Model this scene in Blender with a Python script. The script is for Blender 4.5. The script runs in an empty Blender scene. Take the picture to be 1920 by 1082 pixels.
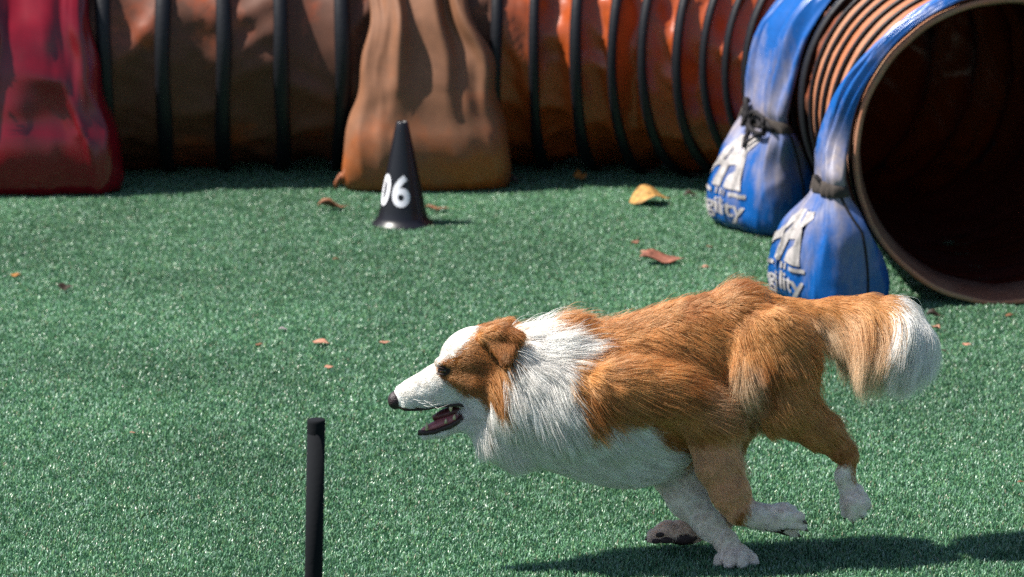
import bpy, bmesh, math, random
import numpy as np
from mathutils import Vector, Matrix, kdtree
from mathutils import noise as mnoise

# ------------------------------------------------------------------ camera, sky, sun, exposure
scene = bpy.context.scene
COL = scene.collection
PW, PH = 1920.0, 1082.0            # pixel frame used to survey the place
FPX = 8000.0                        # focal length in those pixels (150 mm on 36 mm)
PITCH = math.radians(12.0)
CAM_H = 1.753
SP, CP = math.sin(PITCH), math.cos(PITCH)

cam_data = bpy.data.cameras.new("camera")
cam = bpy.data.objects.new("camera", cam_data)
COL.objects.link(cam)
cam.location = (0, 0, CAM_H)
cam.rotation_euler = (math.radians(90) - PITCH, 0, 0)
cam_data.sensor_fit = 'HORIZONTAL'
cam_data.sensor_width = 36.0
cam_data.lens = 36.0 * FPX / PW
cam_data.clip_start = 0.05
cam_data.clip_end = 2000.0
cam_data.dof.use_dof = True
cam_data.dof.focus_distance = 6.45
cam_data.dof.aperture_fstop = 8.0
scene.camera = cam

SUN_EL, SUN_AZ = math.radians(57.0), math.radians(184.0)   # azimuth of the sun seen from above, from +X towards +Y
sun_vec = Vector((math.cos(SUN_EL) * math.cos(SUN_AZ), math.cos(SUN_EL) * math.sin(SUN_AZ), math.sin(SUN_EL)))
world = bpy.data.worlds.new("World")
scene.world = world
world.use_nodes = True
wn, wl = world.node_tree.nodes, world.node_tree.links
wn.clear()
sky = wn.new('ShaderNodeTexSky')
sky.sky_type = 'NISHITA'
sky.sun_disc = False
sky.sun_elevation = SUN_EL
sky.sun_rotation = math.radians(90) - SUN_AZ
bg = wn.new('ShaderNodeBackground')
bg.inputs[1].default_value = 0.058
wo = wn.new('ShaderNodeOutputWorld')
wl.new(sky.outputs[0], bg.inputs[0]); wl.new(bg.outputs[0], wo.inputs[0])
sd = bpy.data.lights.new("sun", 'SUN')
sd.energy = 5.0
sd.angle = math.radians(0.53)
sd.color = (1.0, 0.955, 0.88)
sun = bpy.data.objects.new("sun", sd)
COL.objects.link(sun)
sun.rotation_euler = (-sun_vec).to_track_quat('-Z', 'Y').to_euler()
sun.location = sun_vec * 20

vs = scene.view_settings
vs.view_transform = 'Standard'; vs.look = 'None'; vs.gamma = 1.0; vs.exposure = 1.15
vs.use_curve_mapping = False
scene.render.engine = 'CYCLES'
scene.cycles.use_denoising = False
scene.cycles.max_bounces = 16
scene.cycles.diffuse_bounces = 4
scene.cycles.glossy_bounces = 4
scene.cycles.transmission_bounces = 14
scene.cycles.transparent_max_bounces = 8
scene.cycles.sample_clamp_indirect = 4.0
scene.cycles.caustics_reflective = False
scene.cycles.caustics_refractive = False
scene.render.use_motion_blur = False
try:
    scene.cycles_curves.shape = 'RIBBONS'
except Exception:
    pass

# ------------------------------------------------------------------ survey helpers
def ray(u, v):
    a, b = (u - PW / 2) / FPX, (PH / 2 - v) / FPX
    return Vector((a, CP + b * SP, -SP + b * CP))
def at(u, v, Y):
    d = ray(u, v); t = Y / d.y
    return Vector((d.x * t, Y, CAM_H + d.z * t))
def gp(u, v, z=0.0):
    d = ray(u, v); t = (z - CAM_H) / d.z
    return Vector((d.x * t, d.y * t, z))
def project(P):
    P = np.asarray(P, float)
    y, z = P[:, 1], P[:, 2] - CAM_H
    dep = y * CP - z * SP
    upc = y * SP + z * CP
    return np.stack([PW / 2 + FPX * P[:, 0] / dep, PH / 2 - FPX * upc / dep], 1)

def tag(o, label=None, cat=None, group=None, kind=None):
    if label: o["label"] = label
    if cat: o["category"] = cat
    if group: o["group"] = group
    if kind: o["kind"] = kind
    return o
def mesh_obj(name, verts, faces, mat=None, parent=None, smooth=True, uvs=None):
    me = bpy.data.meshes.new(name)
    me.from_pydata([tuple(v) for v in verts], [], [tuple(f) for f in faces])
    if smooth: me.shade_smooth()
    o = bpy.data.objects.new(name, me)
    COL.objects.link(o)
    if mat: me.materials.append(mat)
    if parent: o.parent = parent
    return o
def empty(name, loc=(0, 0, 0)):
    o = bpy.data.objects.new(name, None)
    COL.objects.link(o); o.location = loc
    o.empty_display_size = 0.05
    return o
def place(o, root):
    """parent a mesh modelled in world space under a root standing elsewhere"""
    o.parent = root
    o.matrix_parent_inverse = Matrix.Translation(root.location).inverted()
    return o

_rng = np.random.default_rng(7)
_LAT = _rng.random((32, 32, 32))
def vnoise(P, freq, seed=0.0):
    """smooth lattice noise in 0..1 at points P (n,3)"""
    q = np.asarray(P, float) * freq + np.array([seed * 3.17, seed * 7.31, seed * 1.73])
    i = np.floor(q).astype(int); f = q - i
    f = f * f * (3 - 2 * f)
    out = 0
    for dx in (0, 1):
        wx = f[:, 0] if dx else 1 - f[:, 0]
        for dy in (0, 1):
            wy = f[:, 1] if dy else 1 - f[:, 1]
            for dz in (0, 1):
                wz = f[:, 2] if dz else 1 - f[:, 2]
                out = out + wx * wy * wz * _LAT[(i[:, 0] + dx) % 32, (i[:, 1] + dy) % 32, (i[:, 2] + dz) % 32]
    return out
def fnoise(P, freq, seed=0.0, oct=3):
    s, a, t = 0, 1.0, 0
    for k in range(oct):
        s = s + a * vnoise(P, freq * 2 ** k, seed + k * 5.1); t += a; a *= 0.5
    return s / t

# ------------------------------------------------------------------ materials
def newmat(name):
    m = bpy.data.materials.new(name); m.use_nodes = True
    nt = m.node_tree; nt.nodes.clear()
    out = nt.nodes.new('ShaderNodeOutputMaterial')
    b = nt.nodes.new('ShaderNodeBsdfPrincipled')
    nt.links.new(b.outputs[0], out.inputs[0])
    return m, nt, b, out
def simple(name, col, rough=0.5, spec=0.5, bump=0.0, bscale=200.0, var=0.0, vscale=20.0):
    m, nt, b, out = newmat(name)
    b.inputs['Base Color'].default_value = (*col, 1)
    b.inputs['Roughness'].default_value = rough
    b.inputs['Specular IOR Level'].default_value = spec
    tc = nt.nodes.new('ShaderNodeTexCoord')
    if var:
        n = nt.nodes.new('ShaderNodeTexNoise'); n.inputs['Scale'].default_value = vscale; n.inputs['Detail'].default_value = 6
        nt.links.new(tc.outputs['Object'], n.inputs['Vector'])
        r = nt.nodes.new('ShaderNodeValToRGB')
        r.color_ramp.elements[0].position = 0.3; r.color_ramp.elements[1].position = 0.7
        r.color_ramp.elements[0].color = (*[c * (1 - var) for c in col], 1)
        r.color_ramp.elements[1].color = (*[min(1, c * (1 + var)) for c in col], 1)
        nt.links.new(n.outputs[0], r.inputs[0]); nt.links.new(r.outputs[0], b.inputs['Base Color'])
    if bump:
        n2 = nt.nodes.new('ShaderNodeTexNoise'); n2.inputs['Scale'].default_value = bscale; n2.inputs['Detail'].default_value = 4
        nt.links.new(tc.outputs['Object'], n2.inputs['Vector'])
        bp = nt.nodes.new('ShaderNodeBump'); bp.inputs['Strength'].default_value = bump; bp.inputs['Distance'].default_value = 0.002
        nt.links.new(n2.outputs[0], bp.inputs['Height']); nt.links.new(bp.outputs[0], b.inputs['Normal'])
    return m

def vinyl(name, col, dirt, *, back=None, rough=0.35, dirt_lo=0.45, dirt_hi=0.7, dscale=6.0, transl=0.0, streak=1.0, tcol=None, bump=0.15, use_attr=False, cscale=7.0):
    """coated PVC cloth: clean colour, dusty worn colour in patches, soft sheen, fine creases"""
    m, nt, b, out = newmat(name)
    N, L = nt.nodes, nt.links
    tc = N.new('ShaderNodeTexCoord')
    mp = N.new('ShaderNodeMapping'); mp.inputs['Scale'].default_value = (1, 1, streak)
    L.new(tc.outputs['Object'], mp.inputs['Vector'])
    n = N.new('ShaderNodeTexNoise'); n.inputs['Scale'].default_value = dscale; n.inputs['Detail'].default_value = 8; n.inputs['Roughness'].default_value = 0.65
    L.new(mp.outputs[0], n.inputs['Vector'])
    r = N.new('ShaderNodeValToRGB')
    r.color_ramp.elements[0].position = dirt_lo; r.color_ramp.elements[1].position = dirt_hi
    r.color_ramp.elements[0].color = (0, 0, 0, 1); r.color_ramp.elements[1].color = (1, 1, 1, 1)
    fac = n.outputs[0]
    if use_attr:
        a = N.new('ShaderNodeAttribute'); a.attribute_name = 'dirt'
        ad = N.new('ShaderNodeMath'); ad.operation = 'ADD'
        L.new(n.outputs[0], ad.inputs[0]); L.new(a.outputs['Fac'], ad.inputs[1]); fac = ad.outputs[0]
    L.new(fac, r.inputs[0])
    n3 = N.new('ShaderNodeTexNoise'); n3.inputs['Scale'].default_value = dscale * 9; n3.inputs['Detail'].default_value = 5
    L.new(tc.outputs['Object'], n3.inputs['Vector'])
    mx = N.new('ShaderNodeMix'); mx.data_type = 'RGBA'
    mx.inputs['A'].default_value = (*col, 1); mx.inputs['B'].default_value = (*dirt, 1)
    L.new(r.outputs[0], mx.inputs['Factor'])
    hv = N.new('ShaderNodeHueSaturation')
    mr = N.new('ShaderNodeMapRange'); mr.inputs['To Min'].default_value = 0.75; mr.inputs['To Max'].default_value = 1.25
    L.new(n3.outputs[0], mr.inputs[0]); L.new(mr.outputs[0], hv.inputs['Value']); L.new(mx.outputs['Result'], hv.inputs['Color'])
    L.new(hv.outputs[0], b.inputs['Base Color'])
    rr = N.new('ShaderNodeMapRange'); rr.inputs['To Min'].default_value = rough; rr.inputs['To Max'].default_value = min(1, rough + 0.35)
    L.new(r.outputs[0], rr.inputs[0]); L.new(rr.outputs[0], b.inputs['Roughness'])
    bp = N.new('ShaderNodeBump'); bp.inputs['Strength'].default_value = bump; bp.inputs['Distance'].default_value = 0.012
    n4 = N.new('ShaderNodeTexNoise'); n4.noise_type = 'RIDGED_MULTIFRACTAL'; n4.inputs['Scale'].default_value = cscale; n4.inputs['Detail'].default_value = 3; n4.inputs['Roughness'].default_value = 0.45
    n4.inputs['Distortion'].default_value = 0.6
    L.new(tc.outputs['Object'], n4.inputs['Vector']); L.new(n4.outputs[0], bp.inputs['Height']); L.new(bp.outputs[0], b.inputs['Normal'])
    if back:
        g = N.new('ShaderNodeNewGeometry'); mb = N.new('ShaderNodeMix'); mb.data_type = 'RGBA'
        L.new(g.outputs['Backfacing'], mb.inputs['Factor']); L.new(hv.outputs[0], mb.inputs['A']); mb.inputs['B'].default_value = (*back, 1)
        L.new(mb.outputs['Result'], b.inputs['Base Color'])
    if transl:
        t = N.new('ShaderNodeBsdfTranslucent'); t.inputs[0].default_value = (*(tcol or col), 1)
        ms = N.new('ShaderNodeMixShader'); ms.inputs[0].default_value = transl
        L.new(b.outputs[0], ms.inputs[1]); L.new(t.outputs[0], ms.inputs[2]); L.new(ms.outputs[0], out.inputs[0])
    return m
# ------------------------------------------------------------------ ground and synthetic turf
def make_ground():
    m = simple('turf_backing', (0.012, 0.05, 0.028), rough=0.9, spec=0.1, bump=0.6, bscale=160, var=0.35, vscale=60)
    s = 150.0
    o = mesh_obj('ground', [(-s, -s, 0), (s, -s, 0), (s, s, 0), (-s, s, 0)], [(0, 1, 2, 3)], m, smooth=False)
    tag(o, 'flat green sheet of synthetic turf reaching past the tunnel', 'ground', kind='structure')

def blade_material():
    m, nt, b, out = newmat('turf_blades')
    N, L = nt.nodes, nt.links
    a = N.new('ShaderNodeAttribute'); a.attribute_name = 'bcol'
    # broad wear patches of the carpet, in world metres
    g = N.new('ShaderNodeNewGeometry')
    n = N.new('ShaderNodeTexNoise'); n.inputs['Scale'].default_value = 1.7; n.inputs['Detail'].default_value = 4
    L.new(g.outputs['Position'], n.inputs['Vector'])
    mr = N.new('ShaderNodeMapRange'); mr.inputs['From Min'].default_value = 0.3; mr.inputs['From Max'].default_value = 0.7
    mr.inputs['To Min'].default_value = 0.78; mr.inputs['To Max'].default_value = 1.22
    L.new(n.outputs[0], mr.inputs[0])
    hv = N.new('ShaderNodeHueSaturation'); L.new(mr.outputs[0], hv.inputs['Value']); L.new(a.outputs['Color'], hv.inputs['Color'])
    L.new(hv.outputs[0], b.inputs['Base Color'])
    b.inputs['Roughness'].default_value = 0.38
    b.inputs['Specular IOR Level'].default_value = 0.6
    t = N.new('ShaderNodeBsdfTranslucent'); L.new(hv.outputs[0], t.inputs[0])
    ms = N.new('ShaderNodeMixShader'); ms.inputs[0].default_value = 0.18
    L.new(b.outputs[0], ms.inputs[1]); L.new(t.outputs[0], ms.inputs[2]); L.new(ms.outputs[0], out.inputs[0])
    return m

TILE = 0.24
def turf_tile(k, mat):
    rg = np.random.default_rng(100 + k)
    n = int(TILE * TILE * 125000)
    x = rg.random(n) * TILE - TILE / 2; y = rg.random(n) * TILE - TILE / 2
    h = rg.uniform(0.0050, 0.0098, n) * (1 + 0.25 * np.sin(x * 60) * np.sin(y * 52))
    az = rg.uniform(0, 2 * np.pi, n)
    lean = rg.uniform(0.15, 1.0, n)
    w = rg.uniform(0.00055, 0.0010, n)
    dx, dy = np.cos(az), np.sin(az)
    tw = az + np.pi / 2 + rg.normal(0, 0.5, n)
    sx, sy = np.cos(tw) * w, np.sin(tw) * w
    V = np.zeros((n, 5, 3))
    a1, a2 = lean * 0.5, lean * 1.35
    mx = x + dx * h * 0.55 * np.sin(a1); my = y + dy * h * 0.55 * np.sin(a1); mz = h * 0.55 * np.cos(a1)
    tx = mx + dx * h * 0.5 * np.sin(a2); ty = my + dy * h * 0.5 * np.sin(a2); tz = mz + h * 0.5 * np.cos(a2)
    V[:, 0] = np.stack([x - sx, y - sy, 0 * x], 1); V[:, 1] = np.stack([x + sx, y + sy, 0 * x], 1)
    V[:, 2] = np.stack([mx - sx, my - sy, mz], 1); V[:, 3] = np.stack([mx + sx, my + sy, mz], 1)
    V[:, 4] = np.stack([tx, ty, tz], 1)
    me = bpy.data.meshes.new('turf_tile')
    idx = np.arange(n)[:, None] * 5
    quads = (idx + np.array([0, 1, 3, 2])).tolist(); tris = (idx + np.array([2, 3, 4])).tolist()
    me.from_pydata(V.reshape(-1, 3).tolist(), [], quads + tris)
    base = np.array([[0.090, 0.222, 0.110], [0.106, 0.252, 0.138], [0.120, 0.248, 0.098], [0.23, 0.355, 0.28], [0.062, 0.165, 0.082], [0.26, 0.24, 0.17]])
    pick = rg.choice(6, n, p=[0.33, 0.25, 0.14, 0.16, 0.10, 0.02])  # share of pale blades raised to put glints into the blade colour
    c = base[pick] * rg.uniform(0.85, 1.15, (n, 1))
    ca = np.ones((n, 5, 4)); ca[:, :, :3] = c[:, None, :]
    at_ = me.attributes.new('bcol', 'FLOAT_COLOR', 'POINT')
    at_.data.foreach_set('color', ca.reshape(-1))
    me.materials.append(mat)
    o = bpy.data.objects.new('turf_tile', me)
    return o

def make_turf():
    mat = blade_material()
    coll = bpy.data.collections.new('turf_tiles')          # not linked: only a source for the node tree
    for k in range(5): coll.objects.link(turf_tile(k, mat))
    pts = []
    for j in range(int((11.6 - 4.3) / TILE)):
        Y = 4.3 + j * TILE
        half = 0.9 + Y * 0.20
        nx = int(half / TILE) + 1
        for i in range(-nx, nx + 1): pts.append((i * TILE, Y, 0.001))
    me = bpy.data.meshes.new('turf_grass')
    me.from_pydata(pts, [], [])
    o = bpy.data.objects.new('turf_grass', me); COL.objects.link(o)
    me.materials.append(mat)
    ng = bpy.data.node_groups.new('turf_scatter', 'GeometryNodeTree')
    ng.interface.new_socket('Geometry', in_out='INPUT', socket_type='NodeSocketGeometry')
    ng.interface.new_socket('Geometry', in_out='OUTPUT', socket_type='NodeSocketGeometry')
    N, L = ng.nodes, ng.links
    gi, go = N.new('NodeGroupInput'), N.new('NodeGroupOutput')
    ci = N.new('GeometryNodeCollectionInfo'); ci.inputs['Collection'].default_value = coll
    ci.inputs['Separate Children'].default_value = True; ci.inputs['Reset Children'].default_value = True
    ip = N.new('GeometryNodeInstanceOnPoints'); ip.inputs['Pick Instance'].default_value = True
    rv = N.new('FunctionNodeRandomValue'); rv.data_type = 'INT'
    rv.inputs[4].default_value = 0; rv.inputs[5].default_value = 4; rv.inputs['Seed'].default_value = 3
    rt = N.new('FunctionNodeRandomValue'); rt.data_type = 'INT'
    rt.inputs[4].default_value = 0; rt.inputs[5].default_value = 3; rt.inputs['Seed'].default_value = 11
    mu = N.new('ShaderNodeMath'); mu.operation = 'MULTIPLY'; mu.inputs[1].default_value = math.pi / 2
    cx = N.new('ShaderNodeCombineXYZ')
    L.new(rt.outputs[2], mu.inputs[0]); L.new(mu.outputs[0], cx.inputs[2])
    L.new(gi.outputs[0], ip.inputs['Points']); L.new(ci.outputs[0], ip.inputs['Instance'])
    L.new(rv.outputs[2], ip.inputs['Instance Index']); L.new(cx.outputs[0], ip.inputs['Rotation'])
    L.new(ip.outputs[0], go.inputs[0])
    md = o.modifiers.new('scatter', 'NODES'); md.node_group = ng
    tag(o, 'short glossy green plastic grass blades of the turf', 'grass', kind='stuff')

make_ground()
make_turf()
# ------------------------------------------------------------------ tunnel
TR = 0.30
CTRL = [(-3.2, 9.50), (-2.2, 9.52), (-1.2, 9.55), (-0.5, 9.585), (-0.12, 9.61), (0.14, 9.59), (0.42, 9.50), (0.67, 9.31), (0.83, 9.03), (0.90, 8.70), (0.93, 8.38), (0.955, 8.08), (0.98, 7.78)]
def path_samples():
    P = np.array(CTRL, float); out = []
    for i in range(1, len(P) - 2):
        p0, p1, p2, p3 = P[i - 1], P[i], P[i + 1], P[i + 2]
        for t in np.linspace(0, 1, 60, endpoint=False):
            out.append(0.5 * (2 * p1 + (p2 - p0) * t + (2 * p0 - 5 * p1 + 4 * p2 - p3) * t * t + (3 * p1 - p0 - 3 * p2 + p3) * t ** 3))
    out.append(P[-2])
    out = np.array(out)
    s = np.concatenate([[0], np.cumsum(np.linalg.norm(np.diff(out, axis=0), axis=1))])
    return out, s
PATH, PS = path_samples()
PL = PS[-1]                                   # the mouth of the tunnel is at s = PL
def path_at(s):
    s = min(max(s, 0), PL)
    c = np.array([np.interp(s, PS, PATH[:, 0]), np.interp(s, PS, PATH[:, 1])])
    e = 0.02
    a = np.array([np.interp(max(s - e, 0), PS, PATH[:, 0]), np.interp(max(s - e, 0), PS, PATH[:, 1])])
    b = np.array([np.interp(min(s + e, PL), PS, PATH[:, 0]), np.interp(min(s + e, PL), PS, PATH[:, 1])])
    t = (b - a) / np.linalg.norm(b - a)
    return c, t                                # centre, heading towards the mouth
def s_of_x(x):
    return float(np.interp(x, PATH[:, 0], PS))

def tunnel_point(s, phi, r):
    """phi 0 = inner/front side, 90 deg = top"""
    c, t = path_at(s)
    n = np.array([t[1], -t[0]])                # points to the camera side / inside of the bend
    return np.array([c[0] + n[0] * r * math.cos(phi), c[1] + n[1] * r * math.cos(phi), TR + 0.004 + r * math.sin(phi)])

def make_tunnel():
    c, t = path_at(PL)
    root = empty('agility_tunnel', (c[0], c[1], 0))
    tag(root, 'long orange agility tunnel with black hoops, bending to an open round mouth at right', 'tunnel')
    m_fab = vinyl('tunnel_cloth', (0.31, 0.056, 0.012), (0.090, 0.028, 0.012), rough=0.32, dirt_lo=0.42, dirt_hi=0.62, dscale=5, bump=0.30, back=(0.055, 0.007, 0.004), transl=0.02, tcol=(0.9, 0.16, 0.02), use_attr=True)  # back: the tunnel's inside shade put into the inner face's colour
    m_near = vinyl('tunnel_cloth_sunlit', (0.38, 0.130, 0.060), (0.30, 0.145, 0.085), back=(0.055, 0.007, 0.004), rough=0.36, dirt_lo=0.35, dirt_hi=0.65, dscale=7, bump=0.1)  # paler copy: sunlight on mouth section put into its colour; back as above
    m_ring = simple('hoop_band', (0.006, 0.006, 0.009), rough=0.5, spec=0.35, bump=0.3, bscale=90)
    m_rim = vinyl('mouth_hem', (0.42, 0.14, 0.07), (0.30, 0.17, 0.10), rough=0.5, dirt_lo=0.35, dirt_hi=0.6, dscale=14)
    # hoop stations, wide apart on the straight and pushed together towards the mouth
    rings = []
    s = PL - 0.045
    s_bend = PL - 0.60
    while s > 0.05:
        rings.append(s)
        x = path_at(s)[0][0]
        if s > s_bend: st = 0.086
        elif x > 0.0: st = 0.118
        elif x > -0.22: st = 0.122
        else: st = 0.128
        s -= st
    rings = rings[::-1]
    K = 132
    rg = random.Random(5)
    for i in range(len(rings) - 1):
        a, b = rings[i], rings[i + 1]
        seg = b - a
        NS = 11
        V, F, D = [], [], []
        xm = path_at((a + b) / 2)[0][0]
        taut = 1.0 if a < s_bend else 0.30
        bendness = 1.0 if 0.05 < xm < 0.80 and a < s_bend else 0.0
        for j in range(NS):
            t = j / (NS - 1)
            for k in range(K):
                phi = 2 * math.pi * k / K
                p0 = Vector((phi * 1.0, i * 3.1, t * 1.2))
                sag = -0.012 * taut * math.sin(math.pi * t) * (1 + 0.4 * math.sin(phi * 3 + i))
                if bendness and math.cos(phi) > -0.2:         # slack cloth folds inward on the inside of the bend
                    sag -= 0.030 * math.sin(math.pi * t) * (0.5 + 0.5 * math.cos(phi)) * (0.7 + 0.6 * mnoise.noise(Vector((phi * 2.2, i * 1.7, 0))))
                # creases: ridged noise stretched along the diagonal of the panel
                q = Vector((math.cos(phi) * 3.2 + t * 0.8, math.sin(phi) * 3.2 - t * 0.6, i * 1.37))
                kx, ky = math.cos(phi) * 2.2, math.sin(phi) * 2.2
                sk = (0.5 if i % 2 else -0.4) * t
                rid = (1 - abs(mnoise.noise(Vector((kx + sk, ky - sk, i * 3.7 + t * 0.35)))) * 2.2)
                rid2 = (1 - abs(mnoise.noise(Vector((kx * 2.3 - sk, ky * 2.3 + t * 1.6, i * 5.3)))) * 2.2)
                cre = (max(rid, 0) ** 2 * 0.016 + max(rid2, 0) ** 2 * 0.008 - 0.006) * taut * math.sin(math.pi * t) ** 0.6
                rr = TR - 0.004 + sag + cre
                ss = a + seg * t + taut * 0.006 * mnoise.noise(q * 2.1 + Vector((9, 1, 4))) * math.sin(math.pi * t)
                V.append(tunnel_point(ss, phi, rr))
                D.append((0.10 if xm < -0.05 else (-0.14 if xm < 0.80 and a < s_bend else 0.14)) - 0.10 * max(0, math.sin(phi)) * bendness)  # dirt on the left; the bend's orange glow is put into the colour
        for j in range(NS - 1):
            for k in range(K):
                k2 = (k + 1) % K
                F.append((j * K + k, (j + 1) * K + k, (j + 1) * K + k2, j * K + k2))
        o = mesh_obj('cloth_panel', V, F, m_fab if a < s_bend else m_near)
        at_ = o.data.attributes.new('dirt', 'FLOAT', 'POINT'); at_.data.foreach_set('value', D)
        place(o, root)
    # hoops: a spring-steel hoop in a flat black wear strip
    for i, s in enumerate(rings):
        near = s > s_bend
        hw = 0.0055 if near else 0.0165
        th = 0.0045 if near else 0.009
        V, F = [], []
        prof = [(-hw, 0.0), (-hw * 0.85, th * 0.7), (0, th), (hw * 0.85, th * 0.7), (hw, 0.0), (0, -0.006)]
        M = len(prof)
        wob = rg.uniform(0, 6)
        for k in range(K):
            phi = 2 * math.pi * k / K
            jig = 0.003 * math.sin(2 * phi + wob) + 0.0012 * math.sin(5 * phi + wob * 2)
            wv = 1 + 0.05 * math.sin(7 * phi + wob)
            for (ds, dr) in prof:
                ss = s + ds * wv + (jig if not near else jig * 0.3)
                V.append(tunnel_point(ss, phi, TR + dr + 0.001) if ss < PL else tunnel_point(PL, phi, TR + dr))
        for k in range(K):
            k2 = (k + 1) % K
            for q in range(M):
                q2 = (q + 1) % M
                F.append((k * M + q, k * M + q2, k2 * M + q2, k2 * M + q))
        place(mesh_obj('hoop', V, F, m_ring), root)
    # last panel with its turned-in hem: outer cloth, rolled rim, inner facing
    V, F, F2 = [], [], []
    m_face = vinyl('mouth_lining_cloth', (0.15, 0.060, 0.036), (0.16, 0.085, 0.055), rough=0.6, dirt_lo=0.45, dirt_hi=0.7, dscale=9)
    prof = [(PL - 0.045, TR - 0.004), (PL - 0.02, TR - 0.002), (PL - 0.004, TR + 0.003), (PL + 0.003, TR + 0.001), (PL + 0.004, TR - 0.004), (PL + 0.002, TR - 0.008), (PL, TR - 0.010), (PL - 0.03, TR - 0.017), (PL - 0.085, TR - 0.024), (PL - 0.088, TR - 0.014)]
    c, t = path_at(PL)
    M = len(prof)
    for k in range(K):
        phi = 2 * math.pi * k / K
        for (ss, r) in prof:
            ov = ss - PL
            w = 0.0025 * mnoise.noise(Vector((math.cos(phi) * 5, math.sin(phi) * 5, ss * 30)))
            p = tunnel_point(min(ss, PL), phi, r + w)
            if ov > 0: p[0] += t[0] * ov; p[1] += t[1] * ov
            V.append(p)
    for k in range(K):
        k2 = (k + 1) % K
        for q in range(M - 1):
            (F if q < 5 else F2).append((k * M + q, k2 * M + q, k2 * M + q + 1, k * M + q + 1))
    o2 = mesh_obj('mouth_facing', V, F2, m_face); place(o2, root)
    o = mesh_obj('mouth_rim', V, F, m_rim)
    o["label"] = 'dusty rolled hem round the tunnel mouth'
    place(o, root)
    return root
make_tunnel()

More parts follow.
